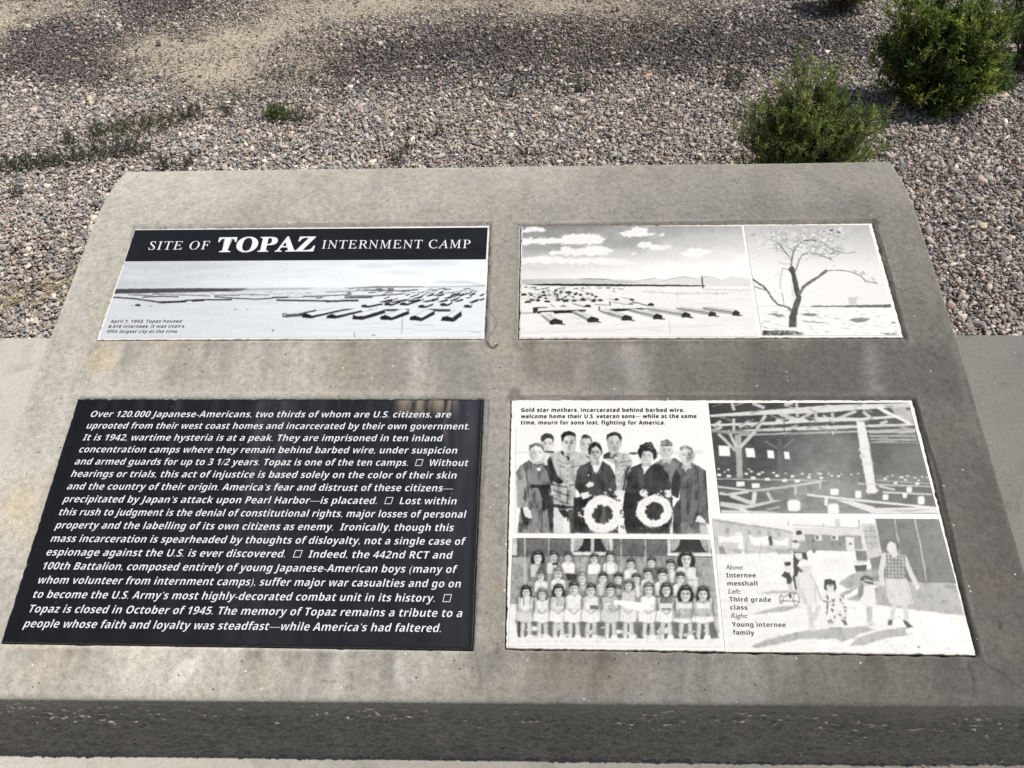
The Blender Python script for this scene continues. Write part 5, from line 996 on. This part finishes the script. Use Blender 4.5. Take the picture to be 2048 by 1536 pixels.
def tubes(name, lines, parent, mat):
    vs, fs, off = [], [], 0
    for pts, r0, r1 in lines:
        pts = np.asarray(pts); n = len(pts)
        t = norm(np.gradient(pts, axis=0)); a = norm(np.cross(t, np.array([.3, .9, .2]))); b_ = np.cross(t, a); rr = np.linspace(r0, r1, n)[:, None]
        for k in range(4): pass
        ring = np.stack([pts + rr*(a*math.cos(k*math.pi/2) + b_*math.sin(k*math.pi/2)) for k in range(4)], 1)
        vs.append(ring.reshape(-1, 3))
        i = off + np.arange(n-1)[:, None]*4 + np.arange(4)[None]; j = off + np.arange(n-1)[:, None]*4 + (np.arange(4)[None]+1) % 4
        fs.append(np.stack([i, j, j+4, i+4], -1).reshape(-1, 4)); off += 4*n
    return np_mesh(name, np.concatenate(vs), np.concatenate(fs), mat, parent)
def shrub(name, label, loc, lobes, nst, ntw, nlf, leaf, wid, pal, seed, up=.55, group=None, dead=.04):
    """lobes: (x, y, z, rx, ry, rz) ellipsoids of crown the stems reach into"""
    g = np.random.default_rng(seed); root = empty(name, loc); tag(root, label, "shrub", group)
    lines, P, D, C, Ln = [], [], [], [], []
    wts = np.array([l[3]*l[4]*l[5] for l in lobes]); wts = wts/wts.sum(); pal = np.array(pal)
    for _ in range(nst):
        l = lobes[g.choice(len(lobes), p=wts)]
        q = norm(g.normal(0, 1, 3))*g.uniform(.35, 1)**.45; q[2] = abs(q[2])*1.0 if g.random() < .75 else q[2]
        end = np.array([l[0]+q[0]*l[3], l[1]+q[1]*l[4], max(.03, l[2]+q[2]*l[5])])
        st = np.array([l[0]*.25+g.normal(0, .02), l[1]*.25+g.normal(0, .02), 0.])
        t = np.linspace(0, 1, 9)[:, None]
        ctl = st + (end-st)*np.array([.35, .35, .62]) + g.normal(0, .015, 3)
        pts = (1-t)**2*st + 2*t*(1-t)*ctl + t*t*end + g.normal(0, .003, (9, 3))*t
        lines.append((pts, .0024, .0007))
        tone = pal[g.integers(0, len(pal))]*g.uniform(.95, 1.7)
        tip = norm(pts[-1]-pts[-3])
        for _k in range(ntw):
            f = g.uniform(.42, 1.0); i = f*8; i0 = min(int(i), 7); p0 = pts[i0] + (pts[i0+1]-pts[i0])*(i-i0)
            dr = norm(norm(pts[i0+1]-pts[i0])*.8 + g.normal(0, .55, 3) + np.array([0, 0, up])); Lt = g.uniform(.03, .075)*(1.15-.3*f)
            tw = np.stack([p0, p0+dr*Lt*.5, p0+norm(dr+np.array([0, 0, .25]))*Lt]); lines.append((tw, .0008, .0004))
            m_ = nlf; s = g.uniform(.05, 1.05, m_)[:, None]
            P.append(p0 + (tw[2]-p0)*s); D.append(dr*.7 + g.normal(0, .55, (m_, 3)) + np.array([0, 0, up*.5]))
            C.append(np.clip(tone*(g.uniform(.7, 1.3, (m_, 1)))*(.85+.35*f), .004, .5)); Ln.append(leaf*g.uniform(.6, 1.3, m_))
    P, D, C, Ln = np.concatenate(P), np.concatenate(D), np.concatenate(C), np.concatenate(Ln)
    P[:, 2] = np.maximum(P[:, 2], .004)
    dd = g.random(len(P)) < dead; C[dd] = np.array([.25, .21, .12])
    tubes("branches", lines, root, M_STEM); leaves_mesh("foliage", P, D, Ln, Ln*wid, C, root)
    return root
GREEN1 = [(.15, .20, .055), (.21, .265, .075), (.10, .14, .042), (.26, .30, .09), (.07, .105, .035)]
GREEN2 = [(.11, .155, .036), (.165, .205, .045), (.07, .11, .03), (.20, .23, .055), (.05, .085, .025)]
shrub("shrub", "feathery green shrub right behind the monument's top edge", (.915, 2.54, -.015), [(-.02, 0, .17, .20, .17, .20), (-.02, .02, .30, .14, .13, .20), (-.13, 0, .19, .14, .14, .19), (.14, 0, .17, .15, .15, .18), (.0, -.05, .08, .26, .15, .1)], 460, 8, 24, .015, .17, GREEN1, 5, .5)
shrub("shrub", "largest dark green shrub, near the top right corner", (1.60, 3.20, -.015), [(-.10, .05, .31, .13, .14, .17), (.08, 0, .25, .16, .15, .19), (0, 0, .16, .24, .18, .16), (-.17, 0, .17, .11, .12, .11), (.16, -.05, .10, .20, .14, .11), (.02, -.08, .06, .2, .14, .08)], 460, 8, 15, .023, .26, GREEN2, 6, .5)
shrub("shrub", "green shrub cut by the right edge behind the largest shrub", (2.18, 3.52, -.015), [(0, 0, .28, .22, .2, .24), (-.1, -.05, .2, .2, .2, .18), (.1, .05, .3, .25, .2, .25)], 300, 8, 14, .021, .24, GREEN2, 7, .5)
shrub("shrub", "low green shrub at the very top, left of the largest one", (1.52, 4.27, -.015), [(0, 0, .10, .22, .15, .14), (.06, 0, .14, .13, .12, .14)], 110, 6, 12, .022, .24, GREEN2, 8, .45)

# --- low grey-green weeds: three kinds of tuft, then copies
def tuft(seed, nst, hgt, spread, pal, leaf, wid):
    g = np.random.default_rng(seed); P, D, C, Ln, lines = [], [], [], [], []
    for _ in range(nst):
        a_ = g.uniform(0, 6.283); r_ = spread*g.random()**.6; base = np.array([r_*math.cos(a_), r_*math.sin(a_)*.7, 0]); h_ = hgt*g.uniform(.5, 1.1)
        e = base*1.3 + np.array([g.normal(0, .012), g.normal(0, .012), h_]); lines.append((np.stack([base, (base+e)/2+g.normal(0, .003, 3), e]), .0010, .0005))
        t = g.uniform(.05, 1, 16)[:, None]; P.append(base+(e-base)*t); D.append(np.array([0, 0, .7])+g.normal(0, .6, (16, 3)))
        C.append(np.array(pal[g.integers(0, len(pal))])*g.uniform(.7, 1.3, (16, 1))); Ln.append(leaf*g.uniform(.6, 1.3, 16))
    return lines, np.concatenate(P), np.concatenate(D), np.concatenate(C), np.concatenate(Ln), wid
GREY = [(.105, .12, .088), (.08, .095, .066), (.135, .15, .11), (.07, .085, .055)]; OLIVE = [(.13, .135, .06), (.10, .115, .055), (.16, .15, .08), (.11, .13, .06)]
KINDS = [tuft(1, 24, .062, .072, GREY, .016, .22), tuft(2, 36, .05, .10, OLIVE, .014, .2), tuft(3, 9, .055, .03, GREY, .015, .2), tuft(4, 60, .042, .065, GREEN1, .015, .25)]
protos = {}
WG = "low weeds growing through the gravel"
WEEDS = [
    (-2.152, 2.748, 0, 1.0, 6.0, 'grey-green weed tuft nearest the left edge of the gravel'),
    (-2.069, 2.77, 0, 0.9, 5.95, 'grey-green tuft next to the one nearest the left edge'),
    (-1.985, 2.784, 0, 1.05, 0.36, 'upright grey-green weed tuft in the lower left row'),
    (-1.906, 2.814, 0, 1.0, 0.53, 'dense grey-green weed tuft midway along the lower left row'),
    (-1.827, 2.836, 0, 0.9, 5.25, 'grey-green weed tuft toward the right of the lower left row'),
    (-1.747, 2.858, 0, 1.0, 4.62, 'tall grey-green weed tuft ending the lower left row'),
    (-1.679, 2.856, 0, 0.8, 4.21, 'thin grey-green weed tuft beside the end of the lower left row'),
    (-2.028, 2.984, 2, 1.2, 1.94, 'sparse tuft between the two left weed rows'),
    (-1.928, 3.016, 0, 0.9, 3.81, 'grey-green weed just left of the olive weed mats'),
    (-1.826, 3.048, 1, 1.0, 3.81, 'leftmost olive weed mat in the upper left strip'),
    (-1.729, 3.072, 1, 1.1, 3.65, 'wide olive weed mat in the middle of the upper left strip'),
    (-1.657, 3.106, 1, 0.85, 0.99, 'olive weed mat bridging to the tip of the upper left strip'),
    (-1.565, 3.177, 0, 0.9, 2.7, 'grey-green weed at the right tip of the upper left strip'),
    (-1.531, 2.749, 2, 1.3, 2.47, 'small weed by the top left corner of the monument'),
    (-1.434, 2.754, 2, 1.0, 4.54, 'smaller weed right of the monument top left corner'),
    (-2.034, 2.551, 2, 1.0, 6.25, 'tiny weed low on the gravel left of the monument'),
    (-1.168, 3.164, 3, 1.0, 5.96, 'bright olive weed clump standing alone behind the monument'),
    (-1.072, 3.133, 0, 0.85, 3.42, 'grey half of the lone weed clump behind the monument'),
    (-1.405, 3.19, 2, 0.9, 2.79, 'faint little weed left of the lone clump'),
    (-0.152, 3.339, 2, 1.0, 1.68, 'thin upright weed in the middle of the gravel'),
    (0.163, 3.357, 2, 1.4, 0.23, 'spindly weed right of the gravel centre'),
    (-0.442, 2.98, 2, 0.8, 0.17, 'small dark weed low in the central gravel'),
    (-0.601, 2.764, 2, 1.0, 2.92, 'little weed touching the monument top edge left of centre'),
    (-0.563, 2.858, 2, 0.9, 2.0, 'faint weed just above the one on the monument edge'),
    (-0.094, 2.798, 2, 0.8, 2.39, 'tiny weed near the monument top edge at centre'),
    (0.841, 3.38, 2, 1.7, 5.6, 'grey weed left of the feathery shrub'),
]
STRAW = [(-1.695, 1.931, 26, 0.1), (-1.725, 1.855, 14, 0.06), (-1.689, 2.122, 4, 0.1), (-1.63, 2.01, 4, 0.08), (-1.674, 2.271, 3, 0.1), (-0.196, 3.095, 5, 0.15), (-0.005, 3.275, 6, 0.2), (-1.038, 3.413, 5, 0.3), (0.879, 3.6, 5, 0.12), (-0.474, 2.888, 4, 0.2), (1.063, 3.098, 14, 0.1), (1.463, 3.341, 16, 0.07), (1.608, 2.468, 3, 0.1), (0.314, 2.826, 4, 0.3), (-1.57, 3.708, 8, 0.3), (-2.901, 4.43, 30, 0.25)]
def weed(x, y, kind, sc, rot, label):
    if kind not in protos:
        ln, P, D, C, Lg, wd = KINDS[kind]; root = empty("weed", (x, y, -.004)); st_ = tubes("stems", ln, root, M_STEM); lf = leaves_mesh("foliage", P, D, Lg, Lg*wd, C, root)
        protos[kind] = (root, st_, lf)
    else:
        src = protos[kind]; root = src[0].copy(); COL.objects.link(root)
        for c_ in src[1:]:
            d_ = c_.copy(); COL.objects.link(d_); d_.parent = root
    root.location = (x, y, -.004); root.scale = (sc,)*3; root.rotation_euler = (0, 0, rot); tag(root, label, "weed", WG)
for a_ in WEEDS: weed(*a_)

# --- dry straw blown over the gravel
def straw():
    g = np.random.default_rng(12); lines = []
    for x, y, n, s in STRAW:
        for _ in range(n):
            p = np.array([x, y, .004]) + np.array([g.normal(0, s), g.normal(0, s*.7), 0]); a_ = g.normal(.5, .5) + (math.pi if g.random() < .5 else 0); l_ = g.uniform(.04, .16)
            d_ = np.array([math.cos(a_), math.sin(a_), 0]); b_ = np.array([-d_[1], d_[0], 0])*g.normal(0, .012)
            lines.append((np.stack([p, p+d_*l_*.5+b_+np.array([0, 0, g.uniform(.002, .012)]), p+d_*l_+np.array([0, 0, g.uniform(0, .006)])]), .0011, .0007))
    m, nt, b = material("dry_straw", .7, .3); n = node(nt, "ShaderNodeTexNoise", i_Scale=14, i_Detail=2); nt.links.new(objco(nt), n.inputs["Vector"])
    nt.links.new(ramp(nt, n.outputs[0], [(.3, (.36, .27, .15)), (.7, (.62, .52, .34))]), b.inputs["Base Color"])
    return tubes("dry_straw", lines, None, m)
tag(straw(), "dry straw stalks scattered over the gravel", "straw", None, "stuff")
